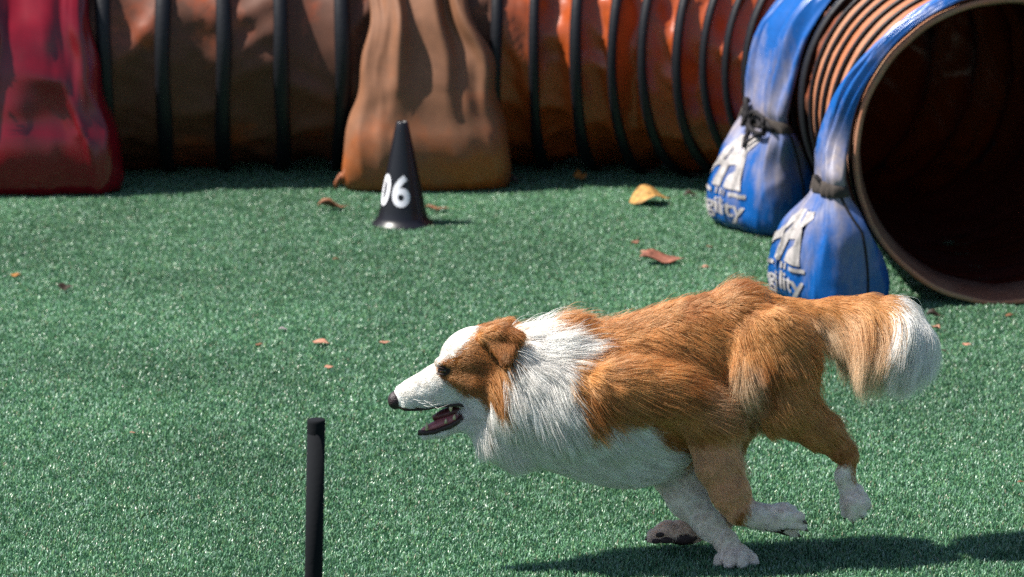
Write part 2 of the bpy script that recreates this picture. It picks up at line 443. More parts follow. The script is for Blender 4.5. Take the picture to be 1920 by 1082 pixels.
# ------------------------------------------------------------------ saddle bags that weigh the tunnel down
class Saddle:
    """a cloth sling over the tunnel with a filled pouch standing on the ground at each side.
    The sling follows a path in the plane across the tunnel; at each station it is a flattened loop."""
    def __init__(self, s, prof, neck=False, npath=150, K=120, pleats=(9, 0.006), seed=0, tilt=0.0, lean=0.0):
        self.c, self.t = path_at(s)
        self.n = np.array([self.t[1], -self.t[0]])
        self.tilt = tilt; self.cache = {}; self.neck = neck
        self.prof = np.array(prof, float)   # columns: n, z, half width, thickness outwards, thickness inwards, pleat depth, sideways shift
        self.K, self.np = K, npath
        self.pl, self.seed = pleats, seed
        d = np.concatenate([[0], np.cumsum(np.linalg.norm(np.diff(self.prof[:, :2], axis=0), axis=1))])
        self.d = d / d[-1]; self.len = d[-1]
        self.g = []
        for p in np.linspace(0, 1, npath):
            self.g.append(self.row(p))
    def smooth(self, p, col):
        # Catmull-Rom over the stations
        d, f = self.d, self.prof[:, col]
        i = int(np.clip(np.searchsorted(d, p) - 1, 0, len(d) - 2))
        h = d[i + 1] - d[i]; t = (p - d[i]) / h
        def sl(k):
            if k <= 0: return (f[1] - f[0]) / (d[1] - d[0])
            if k >= len(d) - 1: return (f[-1] - f[-2]) / (d[-1] - d[-2])
            return (f[k + 1] - f[k - 1]) / (d[k + 1] - d[k - 1])
        m0, m1 = sl(i) * h, sl(i + 1) * h
        return (2 * t ** 3 - 3 * t ** 2 + 1) * f[i] + (t ** 3 - 2 * t ** 2 + t) * m0 + (-2 * t ** 3 + 3 * t ** 2) * f[i + 1] + (t ** 3 - t ** 2) * m1
    def row(self, p):
        if p not in self.cache: self.cache[p] = self.row_(p)
        return self.cache[p]
    def row_(self, p):
        e = 0.004
        q0, q1 = max(p - e, 0), min(p + e, 1)
        tn, tz = self.smooth(q1, 0) - self.smooth(q0, 0), self.smooth(q1, 1) - self.smooth(q0, 1)
        l = math.hypot(tn, tz) or 1
        tn, tz = tn / l, tz / l
        return (self.smooth(p, 0), self.smooth(p, 1), max(self.smooth(p, 2), 0.004), max(self.smooth(p, 3), 0.002), max(self.smooth(p, 4), 0.002), max(self.smooth(p, 5), 0), self.smooth(p, 6), tz, -tn)
    def point(self, p, th, lift=0.0):
        n0, z0, a, bo, bi, pd, sh, mn, mz = self.row(p)
        cs, sn = math.cos(th), math.sin(th)
        ex = 0.50
        x = a * math.copysign(abs(cs) ** ex, cs)
        k = math.copysign(abs(sn) ** 0.68, sn)
        xf = x / a
        sd = self.seed
        fold = math.sin(self.pl[0] * xf * 1.7 + 2.2 * mnoise.noise(Vector((xf * 2.2, p * 3, sd)))) * 0.6 + mnoise.noise(Vector((xf * self.pl[0] * 0.9, p * 7, sd + 3))) * 0.9
        q_ = p * self.len
        wr = mnoise.noise(Vector((xf * 2.0, q_ * 5, sd + 7))) * self.pl[1] * 0.7
        rg_ = max(0, 1 - 2.4 * abs(mnoise.noise(Vector((xf * 2.6 + q_ * 2.2, q_ * 3.4 - xf * 0.8, sd + 11)))))
        rg2 = max(0, 1 - 2.6 * abs(mnoise.noise(Vector((xf * 4.5 - q_ * 3, q_ * 6 + xf, sd + 17)))))
        wr += rg_ ** 2 * self.pl[1] * 0.9 + rg2 ** 2 * self.pl[1] * 0.35
        if self.neck: wr *= min(1, abs(p - self.d[6]) * self.len / 0.06)
        b = bo if k > 0 else bi
        off = b * k + (pd * fold + wr) * max(0, sn) ** 0.5 if k > 0 else b * k
        off += lift
        X = x; nn, zz = n0 + mn * off, z0 + mz * off
        if self.tilt:
            g = self.tilt * min(1, max(0, (self.d[7] - p) / (self.d[7] - self.d[4])))
            cg, sg = math.cos(g), math.sin(g)
            X, dn = x * cg - mn * off * sg, x * sg + mn * off * cg
            nn = n0 + dn
        # rests against the tunnel and on the ground
        rr = math.hypot(nn, zz - TR - 0.004)
        if rr < TR + 0.011 + max(lift, 0) and p < 0.98:
            f = (TR + 0.011 + lift) / max(rr, 1e-4); nn *= f; zz = (zz - TR - 0.004) * f + TR + 0.004
        zz = max(zz, 0.002 + 0.004 * (1 + mnoise.noise(Vector((xf * 3, nn * 9, sd)))))
        X = X + sh
        return np.array([self.c[0] + self.n[0] * nn + self.t[0] * X, self.c[1] + self.n[1] * nn + self.t[1] * X, zz])
    def mesh(self, name, mat):
        V, F = [], []
        for p in np.linspace(0, 1, self.np):
            for k in range(self.K): V.append(self.point(p, 2 * math.pi * k / self.K))
        K = self.K
        for j in range(self.np - 1):
            for k in range(K):
                k2 = (k + 1) % K
                F.append((j * K + k, (j + 1) * K + k, (j + 1) * K + k2, j * K + k2))
        for j in (0, self.np - 1):
            i = len(V); V.append(np.mean(V[j * K:(j + 1) * K], axis=0))
            for k in range(K):
                k2 = (k + 1) % K
                F.append((i, j * K + k, j * K + k2) if j == 0 else (i, j * K + k2, j * K + k))
        return mesh_obj(name, V, F, mat)
    def face(self, xf, p, lift):
        """a point on the outer face: xf -1..1 across, p along the path"""
        c = math.copysign(abs(xf) ** (1 / 0.50), xf)
        return self.point(p, math.acos(max(-1, min(1, c))), lift)

def wrap(sad, polys, x0, x1, p0, p1, lift, name, mat, cuts=3):
    """flat 2-D shapes (0..1 box) laid onto the outer face of a bag"""
    bm = bmesh.new()
    for poly in polys:
        vs = [bm.verts.new((x, y, 0)) for x, y in poly]
        bm.faces.new(vs)
    bmesh.ops.triangulate(bm, faces=bm.faces[:])
    for _ in range(cuts):
        long = [e for e in bm.edges if e.calc_length() > 0.05]
        if not long: break
        bmesh.ops.subdivide_edges(bm, edges=long, cuts=1)
        bmesh.ops.triangulate(bm, faces=bm.faces[:])
    for v in bm.verts:
        v.co = Vector(sad.face(x0 + (x1 - x0) * v.co.x, p0 + (p1 - p0) * v.co.y, lift))
    me = bpy.data.meshes.new(name); bm.to_mesh(me); bm.free()
    me.materials.append(mat)
    o = bpy.data.objects.new(name, me); COL.objects.link(o)
    return o

def text_polys(txt, bold=0.0, w=1.0, spacing=1.0):
    """outline of a word as triangles in its own 0..1 box"""
    cu = bpy.data.curves.new('t', 'FONT'); cu.body = txt; cu.size = 1; cu.offset = bold; cu.resolution_u = 4; cu.space_character = spacing
    o = bpy.data.objects.new('t', cu); COL.objects.link(o)
    bpy.context.view_layer.update()
    me = bpy.data.meshes.new_from_object(o.evaluated_get(bpy.context.evaluated_depsgraph_get()))
    bpy.data.objects.remove(o); bpy.data.curves.remove(cu)
    P = np.array([v.co[:2] for v in me.vertices])
    lo, hi = P.min(0), P.max(0)
    P = (P - lo) / (hi - lo)
    polys = [[tuple(P[i]) for i in f.vertices] for f in me.polygons]
    bpy.data.meshes.remove(me)
    return polys

def cord(points, r, name, mat, parent):
    V, F = [], []
    K = 8; P = [Vector(p) for p in points]
    for i, p in enumerate(P):
        t = (P[min(i + 1, len(P) - 1)] - P[max(i - 1, 0)]).normalized()
        u = t.orthogonal().normalized() if abs(t.z) > 0.9 else t.cross(Vector((0, 0, 1))).normalized()
        w = t.cross(u)
        for k in range(K):
            a = 2 * math.pi * k / K
            V.append(p + (u * math.cos(a) + w * math.sin(a)) * r)
    for i in range(len(P) - 1):
        for k in range(K):
            k2 = (k + 1) % K
            F.append((i * K + k, i * K + k2, (i + 1) * K + k2, (i + 1) * K + k))
    F.append(tuple(range(K))[::-1]); F.append(tuple((len(P) - 1) * K + k for k in range(K)))
    o = mesh_obj(name, V, F, mat)
    if parent: place(o, parent)
    return o

# n, z, half width, out, in, pleat, shift   (front pouch -> over the top -> rear pouch)
def sack_profile(w_bot, w_mid, w_top, out_b, sh0=0.0, sh1=0.0):
    return [
        (0.275, 0.004, w_bot * 0.90, 0.060, 0.05, 0.000, sh0),
        (0.290, 0.030, w_bot * 1.00, out_b * 0.85, 0.06, 0.000, sh0),
        (0.295, 0.085, w_bot * 0.985, out_b, 0.05, 0.001, sh0),
        (0.295, 0.150, w_bot * 0.94, out_b * 0.95, 0.04, 0.004, sh0),
        (0.305, 0.220, w_mid, out_b * 0.70, 0.03, 0.009, sh0 * 0.6),
        (0.312, 0.300, w_mid * 0.96, out_b * 0.42, 0.02, 0.020, 0),
        (0.300, 0.380, w_top * 1.02, 0.030, 0.01, 0.026, sh1 * 0.5),
        (0.245, 0.490, w_top, 0.020, 0.008, 0.018, sh1),
        (0.120, 0.585, w_top, 0.014, 0.006, 0.006, sh1),
        (0.000, 0.622, w_top, 0.012, 0.006, 0.005, sh1),
        (-0.120, 0.585, w_top, 0.014, 0.006, 0.006, sh1),
        (-0.245, 0.490, w_top, 0.020, 0.008, 0.010, sh1),
        (-0.312, 0.300, w_mid, out_b * 0.5, 0.02, 0.010, 0),
        (-0.300, 0.150, w_bot * 0.95, out_b, 0.04, 0.004, 0),
        (-0.290, 0.030, w_bot, out_b * 0.8, 0.05, 0.000, 0),
        (-0.275, 0.004, w_bot * 0.9, 0.06, 0.05, 0.000, 0)]

m_red = vinyl('red_vinyl', (0.15, 0.003, 0.010), (0.12, 0.006, 0.012), rough=0.20, dirt_lo=0.58, dirt_hi=0.8, dscale=4, bump=0.35, cscale=5.0)
m_tan = vinyl('faded_orange_vinyl', (0.31, 0.080, 0.017), (0.19, 0.078, 0.036), rough=0.33, dirt_lo=0.40, dirt_hi=0.62, dscale=5, bump=0.40, use_attr=True)
m_blue = vinyl('blue_vinyl', (0.004, 0.075, 0.29), (0.25, 0.21, 0.21), rough=0.26, dirt_lo=0.44, dirt_hi=0.76, dscale=14, streak=0.3, bump=0.30, cscale=13.0, use_attr=True)
m_print = simple('faded_print', (0.34, 0.315, 0.31), rough=0.6, spec=0.3, var=0.42, vscale=45)
m_cord = simple('black_cord', (0.02, 0.018, 0.02), rough=0.8, spec=0.2, bump=0.5, bscale=400)
m_strap = simple('dark_webbing', (0.055, 0.045, 0.040), rough=0.85, spec=0.2, bump=0.5, bscale=300, var=0.4, vscale=50)

def finish_bag(sad, o, label, cat, dirt):
    me = o.data
    P = np.zeros(len(me.vertices) * 3); me.vertices.foreach_get('co', P); P = P.reshape(-1, 3)
    at_ = me.attributes.new('dirt', 'FLOAT', 'POINT'); at_.data.foreach_set('value', dirt(P).astype(np.float32))
    tag(o, label, cat, group='saddle bags over the tunnel')

red = Saddle(s_of_x(-1.075), sack_profile(0.205, 0.165, 0.135, 0.085), pleats=(4, 0.012), seed=2.3)
o_red = red.mesh('saddle_bag', m_red)
finish_bag(red, o_red, 'glossy dark red vinyl sandbag slung over the tunnel at the left edge', 'sandbag', lambda P: 0 * P[:, 0])
tan = Saddle(s_of_x(-0.205), sack_profile(0.187, 0.152, 0.110, 0.092, sh0=-0.003, sh1=-0.026), pleats=(5.5, 0.0055), seed=8.1)
o_tan = tan.mesh('saddle_bag', m_tan)
finish_bag(tan, o_tan, 'dusty faded orange sandbag slung over the tunnel behind the black cone', 'sandbag', lambda P: np.clip((P[:, 2] - 0.10) * 1.2, -0.1, 0.2))
# loose corner tabs of the tan bag
def tab(P0, P1, w, mat, name, parent):
    P0, P1 = Vector(P0), Vector(P1)
    d = (P1 - P0); s = Vector((0, 0.006, 0)); up = Vector((0, 0, 1)) * w
    V, F = [], []
    n = 5
    for i in range(n + 1):
        c = P0 + d * (i / n) + Vector((0, -0.006 * math.sin(i * 1.7), 0.004 * math.sin(i * 2.3)))
        k = 1 - 0.35 * i / n
        V += [c - up * k * 0.5 - s * 0.3, c + up * k * 0.5 - s * 0.3, c + up * k * 0.5 + s * 0.3, c - up * k * 0.5 + s * 0.3]
    for i in range(n):
        for q in range(4):
            q2 = (q + 1) % 4
            F.append((i * 4 + q, i * 4 + q2, i * 4 + 4 + q2, i * 4 + 4 + q))
    F.append((3, 2, 1, 0)); F.append(tuple(n * 4 + q for q in range(4)))
    o = mesh_obj(name, V, F, mat); o.parent = parent
    return o
pl = at(652, 322, 9.27); tab(pl, pl + Vector((-0.030, -0.010, -0.028)), 0.03, m_tan, 'corner_tab', o_tan)
pr = at(940, 332, 9.33); tab(pr, pr + Vector((0.036, -0.004, -0.004)), 0.022, m_strap, 'corner_tab', o_tan)

def blue_profile(nb, wb, wn, wt, out_b, zn, sh=0.0, sht=0.0):
    return [
        (nb, 0.004, wb * 0.86, out_b * 0.75, out_b * 0.7, 0.000, 0),
        (nb, 0.022, wb * 0.97, out_b * 0.95, out_b * 0.8, 0.000, 0),
        (nb, 0.065, wb, out_b, out_b * 0.8, 0.000, 0),
        (nb + 0.002, 0.115, wb * 0.95, out_b * 0.92, 0.06, 0.001, sh * 0.2),
        (nb + 0.006, 0.165, wb * 0.84, out_b * 0.70, 0.05, 0.004, sh * 0.6),
        (nb + 0.010, zn - 0.02, wn * 1.08, out_b * 0.30, 0.025, 0.006, sh),
        (nb + 0.011, zn, wn, 0.020, 0.020, 0.005, sh),
        (nb + 0.006, zn + 0.025, wn * 1.05, 0.024, 0.016, 0.007, sh),
        (0.318, zn + 0.09, wt * 0.95, 0.024, 0.010, 0.019, sh * 0.7 + sht * 0.3),
        (0.285, 0.43, wt, 0.020, 0.008, 0.017, sht),
        (0.180, 0.553, wt, 0.014, 0.006, 0.004, sht),
        (0.000, 0.622, wt, 0.012, 0.006, 0.003, sht),
        (-0.180, 0.553, wt, 0.014, 0.006, 0.004, sht),
        (-0.300, 0.40, wt, 0.018, 0.008, 0.007, sht),
        (-0.330, zn, wn, 0.022, 0.018, 0.005, 0),
        (-0.345, 0.10, wb * 0.95, out_b, 0.05, 0.000, 0),
        (-0.335, 0.02, wb * 0.95, out_b * 0.9, 0.05, 0.000, 0),
        (-0.330, 0.004, wb * 0.85, out_b * 0.7, 0.05, 0.000, 0)]

# the printed mark: two joined slanted capitals, broken bars, the word below
LOGO = [
    [(0.00, 0.02), (0.10, 0.02), (0.18, 0.36), (0.30, 0.44), (0.30, 0.60), (0.17, 0.54), (0.07, 0.36)],
    [(0.10, 0.36), (0.46, 1.00), (0.60, 1.00), (0.30, 0.44)],
    [(0.46, 1.00), (0.66, 1.00), (0.52, 0.46), (0.46, 0.02), (0.30, 0.02), (0.36, 0.44), (0.50, 0.72)],
    [(0.28, 0.44), (0.28, 0.54), (0.44, 0.54), (0.44, 0.44)],
    [(0.50, 0.46), (0.62, 1.00), (0.98, 1.00), (0.80, 0.74), (0.66, 0.50)],
    [(0.64, 0.62), (0.80, 0.74), (0.86, 0.40), (0.92, 0.02), (0.54, 0.02), (0.58, 0.26), (0.70, 0.40)],
]
BARS = [[(0, 0.35), (0.30, 0.35), (0.30, 0.95), (0, 0.95)], [(0.70, 0.35), (1, 0.35), (1, 0.95), (0.70, 0.95)],
        [(0.39, 0.2), (0.43, 0.2), (0.43, 1.2), (0.39, 1.2)], [(0.48, 0.2), (0.52, 0.2), (0.52, 1.2), (0.48, 1.2)], [(0.57, 0.2), (0.61, 0.2), (0.61, 1.2), (0.57, 1.2)]]
WORD = text_polys('agility', bold=0.012, spacing=0.94)

def blue_bag(s, prof, label, seed, tilt, bow, logo):
    sad = Saddle(s, prof, pleats=(11, 0.0075), seed=seed, tilt=tilt, neck=True, npath=230, K=140)
    o = sad.mesh('saddle_bag', m_blue)
    zn = prof[6][1]
    finish_bag(sad, o, label, 'sandbag', lambda P: np.clip(0.17 - np.abs(P[:, 2] - zn - 0.02) * 1.5, -0.12, 0.2))
    pn = sad.d[6]
    # webbing tie round the neck
    V, F = [], []
    K = 96
    prof2 = [(-0.011, 0.002), (-0.008, 0.006), (0.008, 0.006), (0.011, 0.002)]
    for k in range(K):
        th = 2 * math.pi * k / K
        for dp, lf in prof2:
            q = Vector(sad.point(pn + dp / sad.len, th))
            c = np.array(sad.point(pn, 0)) * 0.5 + np.array(sad.point(pn, math.pi)) * 0.5
            out = (q - Vector(c)).normalized()
            V.append(q + out * lf)
    for k in range(K):
        k2 = (k + 1) % K
        for q in range(3): F.append((k * 4 + q, k * 4 + q + 1, k2 * 4 + q + 1, k2 * 4 + q))
    t = mesh_obj('neck_tie', V, F, m_strap); t.parent = o
    # cord with its bow
    fc = lambda x, dp, lf: sad.face(x, pn + dp / sad.len, lf)
    if bow:
        cord([fc(-0.55 + 0.11 * i, 0.006 * math.sin(i * 1.3), 0.010) for i in range(14)], 0.0045, 'tie_cord', m_cord, None).parent = o
        loop = [fc(-0.30 + 0.17 * math.sin(a), 0.010 + 0.020 * math.cos(a), 0.014 + 0.004 * math.sin(a)) for a in np.linspace(0, 2 * math.pi, 22)]
        cord(loop, 0.0055, 'bow_loop', m_cord, None).parent = o
        loop = [fc(0.32 + 0.40 * math.cos(a), 0.000 + 0.015 * math.sin(a), 0.016) for a in np.linspace(0, 2 * math.pi, 26)]
        cord(loop, 0.0050, 'bow_loop', m_cord, None).parent = o
        cord([fc(-0.22 + 0.05 * i, -0.008 * i, 0.012) for i in range(7)], 0.0045, 'cord_end', m_cord, None).parent = o
        cord([fc(0.10 + 0.12 * i, -0.040 + 0.007 * i + 0.006 * math.sin(i), 0.012) for i in range(6)], 0.0030, 'cord_end', m_cord, None).parent = o
    else:
        loop = [fc(0.10 + 0.16 * math.sin(a), 0.004 + 0.010 * math.cos(a), 0.010) for a in np.linspace(-1.4, 1.8, 14)]
        cord(loop, 0.0035, 'tie_cord', m_cord, None).parent = o
    # piped side seam
    cord([sad.point(p, 0.0, 0.0) for p in np.linspace(0.01, pn * 0.96, 26)], 0.0028, 'side_seam', m_cord, None).parent = o
    (x0, x1, pa0, pa1, pb0, pb1, pw0, pw1) = logo
    wrap(sad, LOGO, x0, x1, pa0 / sad.len, pa1 / sad.len, 0.0026, 'printed_mark', m_print).parent = o
    wrap(sad, BARS, x0, x1, pb0 / sad.len, pb1 / sad.len, 0.0026, 'printed_bars', m_print).parent = o
    wrap(sad, WORD, x0, x1, pw0 / sad.len, pw1 / sad.len, 0.0026, 'printed_word', m_print, cuts=2).parent = o
    return sad, o

s_b1 = PL - 0.86
blue_bag(s_b1, blue_profile(0.330, 0.132, 0.108, 0.122, 0.096, 0.238, sh=0.024, sht=0.012),
         'blue vinyl saddle bag tied with a black cord bow, beside the tunnel bend', 4.2, -0.34, True,
         (-0.92, 0.42, 0.095, 0.205, 0.076, 0.091, 0.022, 0.074))
blue_bag(PL - 0.05, blue_profile(0.330, 0.124, 0.062, 0.019, 0.098, 0.240, sh=0.035, sht=0.036),
         'blue vinyl saddle bag hanging close beside the tunnel mouth, behind the dog', 9.6, -0.42, False,
         (-0.92, 0.42, 0.090, 0.195, 0.073, 0.087, 0.018, 0.071))
# ------------------------------------------------------------------ number cone
def make_cone():
    B = gp(755, 423)
    root = empty('marker_cone', (B.x, B.y, 0))
    tag(root, 'small black plastic marker cone numbered 06 on the turf', 'cone')
    m = simple('black_plastic', (0.008, 0.008, 0.012), rough=0.36, spec=0.4, bump=0.12, bscale=60)
    mw = simple('white_print', (0.74, 0.74, 0.80), rough=0.5)
    H = 0.224
    prof = [(0.0665, 0.0), (0.0675, 0.004), (0.0655, 0.007), (0.0585, 0.011), (0.0545, 0.018)]
    def rad(z): return 0.0525 + (0.0125 - 0.0525) * (z - 0.022) / (H - 0.022)
    for i in range(15):
        z = 0.022 + (H - 0.022 - 0.002) * i / 14; prof.append((rad(z), z))
    prof += [(0.0118, H), (0.0100, H + 0.0004), (0.0085, H - 0.004), (0.0080, H - 0.03)]
    K = 72; V, F = [], []
    for r, z in prof:
        for k in range(K):
            a = 2 * math.pi * k / K; V.append((r * math.cos(a), r * math.sin(a), z))
    for i in range(len(prof) - 1):
        for k in range(K):
            k2 = (k + 1) % K; F.append((i * K + k, i * K + k2, (i + 1) * K + k2, (i + 1) * K + k))
    split = 4
    body = mesh_obj('cone_body', V[split * K:], [tuple(i - split * K for i in f) for f in F if min(f) >= split * K], m, root)
    mesh_obj('base_flange', V[:(split + 1) * K], [f for f in F if max(f) < (split + 1) * K], m, root)
    # the two digits, wrapped round the cone
    for ch, a0, a1 in (('0', math.radians(-90 - 80), math.radians(-90 - 38)), ('6', math.radians(-90 - 30), math.radians(-90 + 24))):
        bm = bmesh.new()
        for poly in text_polys(ch, bold=0.03):
            bm.faces.new([bm.verts.new((x, y, 0)) for x, y in poly])
        bmesh.ops.remove_doubles(bm, verts=bm.verts[:], dist=1e-5)
        for _ in range(4):
            lg = [e for e in bm.edges if e.calc_length() > 0.12]
            if not lg: break
            bmesh.ops.subdivide_edges(bm, edges=lg, cuts=1); bmesh.ops.triangulate(bm, faces=bm.faces[:])
        z0, z1 = 0.048, 0.115
        for v in bm.verts:
            x, y = v.co.x, v.co.y
            z = z0 + (z1 - z0) * y; r = rad(z) + 0.0009
            # digits keep their width up the taper
            am = (a0 + a1) / 2; ang = am + (a0 + (a1 - a0) * x - am) * rad((z0 + z1) / 2) / rad(z)
            v.co = (r * math.cos(ang), r * math.sin(ang), z)
        me = bpy.data.meshes.new('digit'); bm.to_mesh(me); bm.free(); me.materials.append(mw)
        o = bpy.data.objects.new('digit', me); COL.objects.link(o); o.parent = root
        o["label"] = 'white digit %s printed on the cone' % ch
make_cone()

# ------------------------------------------------------------------ slalom pole in the foreground
def make_pole():
    Y = 5.55
    top = at(593, 786, Y); foot = at(588, 1082, Y)
    d = (top - foot); base = foot - d * (foot.z / d.z)
    root = empty('slalom_pole', (base.x, base.y, 0))
    tag(root, 'thin upright black pole standing in front at lower left', 'pole')
    m = simple('black_pole', (0.006, 0.007, 0.009), rough=0.9, spec=0.15, bump=0.2, bscale=150)
    R = 0.0122; K = 32
    def tube(prof, name):
        V, F = [], []
        ax = d.normalized(); L = (top - base).length
        for r, s in prof:
            for k in range(K):
                a = 2 * math.pi * k / K
                V.append(ax * (s * L) + Vector((r * math.cos(a), r * math.sin(a), 0)))
        for i in range(len(prof) - 1):
            for k in range(K):
                k2 = (k + 1) % K; F.append((i * K + k, i * K + k2, (i + 1) * K + k2, (i + 1) * K + k))
        F.append(tuple((len(prof) - 1) * K + k for k in range(K)))
        return mesh_obj(name, V, F, m, root)
    tube([(R, 0.0), (R, 0.5), (R, 0.955)], 'shaft')
    tube([(R + 0.0002, 0.953), (R + 0.0002, 0.990), (R * 0.99, 0.9985), (R * 0.9, 1.0)], 'end_cap')
    tube([(R + 0.012, 0.0), (R + 0.012, 0.02), (R + 0.004, 0.035), (R + 0.002, 0.06)], 'foot_socket')
make_pole()

# ------------------------------------------------------------------ fallen leaves and scraps
def leaf_mat(name, c):
    m, nt, b, out = newmat(name)
    N, L = nt.nodes, nt.links
    tc = N.new('ShaderNodeTexCoord'); n = N.new('ShaderNodeTexNoise'); n.inputs['Scale'].default_value = 90; n.inputs['Detail'].default_value = 5
    L.new(tc.outputs['Object'], n.inputs['Vector'])
    r = N.new('ShaderNodeValToRGB'); r.color_ramp.elements[0].position = 0.35; r.color_ramp.elements[1].position = 0.68
    r.color_ramp.elements[0].color = (*[x * 0.45 for x in c], 1); r.color_ramp.elements[1].color = (*[min(1, x * 1.2) for x in c], 1)
    L.new(n.outputs[0], r.inputs[0]); L.new(r.outputs[0], b.inputs['Base Color']); b.inputs['Roughness'].default_value = 0.6
    b.inputs['Specular IOR Level'].default_value = 0.3
    return m
LM = {'brown': leaf_mat('leaf_brown', (0.20, 0.085, 0.045)), 'dark': leaf_mat('leaf_dark', (0.035, 0.022, 0.014)), 'tan': leaf_mat('leaf_tan', (0.42, 0.23, 0.07)),
      'pink': leaf_mat('leaf_pink', (0.40, 0.19, 0.125)), 'red': leaf_mat('leaf_red', (0.22, 0.085, 0.055)), 'orange': leaf_mat('leaf_orange', (0.30, 0.12, 0.02)), 'grey': leaf_mat('leaf_grey', (0.36, 0.30, 0.32))}
def leaf(u, v, Lpx, asp, col, ang, curl, wave, lift, label, seed, kind='fallen_leaf'):
    B = gp(u, v); sc = FPX / (B.y * CP)
    Ln = Lpx / sc; W = Ln * asp
    rg = random.Random(seed)
    V, F = [], []
    n, mcol = 12, 5
    for i in range(n + 1):
        t = i / n
        w = W * (math.sin(math.pi * min(1, t * 1.12)) ** 0.8) * (1 + 0.18 * mnoise.noise(Vector((t * 5, seed, 0)))) if t < 0.88 else W * 0.06
        for j in range(mcol):
            q = (j / (mcol - 1) - 0.5)
            x = (t - 0.5) * Ln
            y = q * w + 0.05 * Ln * mnoise.noise(Vector((t * 3, seed, 5)))
            z = curl * Ln * (2 * q) ** 2 * (0.6 + 0.4 * math.sin(t * 5 + seed)) * min(1, w / (W + 1e-6)) + wave * Ln * (math.sin(t * 6.5 + seed) + 1) * 0.5
            V.append((x, y, z))
    nv = len(V)
    V += [(x, y, z - 0.0007) for x, y, z in V]
    for i in range(n):
        for j in range(mcol - 1):
            a, b, c, d = i * mcol + j, (i + 1) * mcol + j, (i + 1) * mcol + j + 1, i * mcol + j + 1
            F.append((a, b, c, d)); F.append((a + nv, d + nv, c + nv, b + nv))
    rim = [i * mcol for i in range(n + 1)] + [n * mcol + j for j in range(1, mcol)] + [i * mcol + mcol - 1 for i in range(n - 1, -1, -1)] + [j for j in range(mcol - 2, 0, -1)]
    for i in range(len(rim)):
        a, b = rim[i], rim[(i + 1) % len(rim)]
        F.append((b, a, a + nv, b + nv))
    o = mesh_obj(kind, V, F, LM[col])
    o.location = (B.x, B.y, 0.0085 + lift)
    o.rotation_euler = (rg.uniform(-0.15, 0.35), rg.uniform(-0.06, 0.06), ang)
    tag(o, label, 'leaf' if kind == 'fallen_leaf' else 'scrap', group='dry leaves and scraps scattered on the turf')
    return o
LEAVES = [
    (625, 398, 62, .45, 'brown', 0.15, .25, .10, .002, 'narrow crumpled brown leaf just left of the black cone'),
    (820, 401, 52, .40, 'brown', -0.2, .2, .06, .002, 'narrow brown leaf peeping out right behind the black cone'),
    (1087, 346, 28, .9, 'orange', 1.0, .5, .25, .006, 'curled orange leaf at the edge of the tunnel shadow'),
    (1218, 386, 84, .95, 'tan', 0.25, .12, .16, .004, 'large yellow tan curled leaf, biggest leaf on the turf'),
    (1295, 374, 30, .6, 'dark', 0.1, .2, .1, .001, 'small dark brown leaf between the tan leaf and blue bag'),
    (1241, 498, 88, .55, 'red', -0.05, .16, .08, .002, 'long reddish brown leaf between the dog and the tan leaf'),
    (1192, 462, 20, .7, 'red', 0.3, .2, .1, .0, 'small reddish scrap just above the long reddish leaf'),
    (1207, 479, 16, .8, 'pink', 0.6, .1, .05, .0, 'tiny pinkish scrap touching the long reddish leaf'),
    (1324, 508, 18, .7, 'pink', 0.2, .1, .05, .0, 'small pinkish scrap right of the long reddish leaf'),
    (1331, 470, 15, .6, 'red', 0.1, .1, .05, .0, 'tiny reddish scrap below the left blue bag'),
    (123, 552, 32, .7, 'dark', -0.2, .3, .2, .003, 'curled black brown leaf alone at far left'),
    (30, 524, 22, .6, 'orange', 0.1, .15, .1, .0, 'small orange scrap at the left edge of the turf'),
    (602, 653, 36, .55, 'pink', -0.35, .08, .05, .003, 'pale pink pointed leaf scrap left of the dog head'),
    (531, 625, 18, .6, 'grey', 0.0, .1, .1, .0, 'pale grey scrap left of the pink leaf scrap'),
    (617, 697, 19, .55, 'pink', -0.05, .05, .03, .001, 'small salmon scrap below the pink leaf scrap'),
    (722, 650, 24, .4, 'pink', 0.2, .1, .05, .0, 'thin pinkish scrap nearest the dog muzzle'),
    (487, 654, 18, .6, 'brown', 0.2, .1, .05, .0, 'faint brown scrap left of the grey scrap'),
    (630, 493, 14, .5, 'brown', 0.2, .1, .05, .0, 'tiny brown scrap below the black cone'),
    (1752, 603, 34, .45, 'dark', 0.0, .3, .1, .003, 'dark curled leaf right beside the white tail tip'),
    (1755, 627, 24, .8, 'pink', 0.9, .2, .2, .004, 'small upright pinkish brown leaf by the tail tip'),
    (1813, 654, 20, .5, 'pink', -0.3, .1, .05, .0, 'small pinkish scrap on the turf right of the tail'),
    (1893, 599, 20, .5, 'brown', 0.2, .1, .05, .0, 'small brown scrap below the tunnel mouth'),
    (1914, 913, 16, .6, 'brown', 0.2, .1, .05, .0, 'small brown scrap at the right edge low down'),
    (249, 820, 12, .6, 'pink', 0.2, .1, .05, .0, 'tiny pale pink scrap at lower left'),
    (1770, 665, 12, .6, 'dark', 0.2, .1, .05, .0, 'tiny dark scrap below the tail tip leaves'),
]
for i, (u, v, l, a, c, g, cu, wv, lf, lab) in enumerate(LEAVES):
    leaf(u, v, l, a, c, g, cu, wv, lf, lab, i * 1.37 + 0.5, 'fallen_leaf' if 'leaf' in lab.split('scrap')[0] and 'scrap' not in lab else 'leaf_scrap')
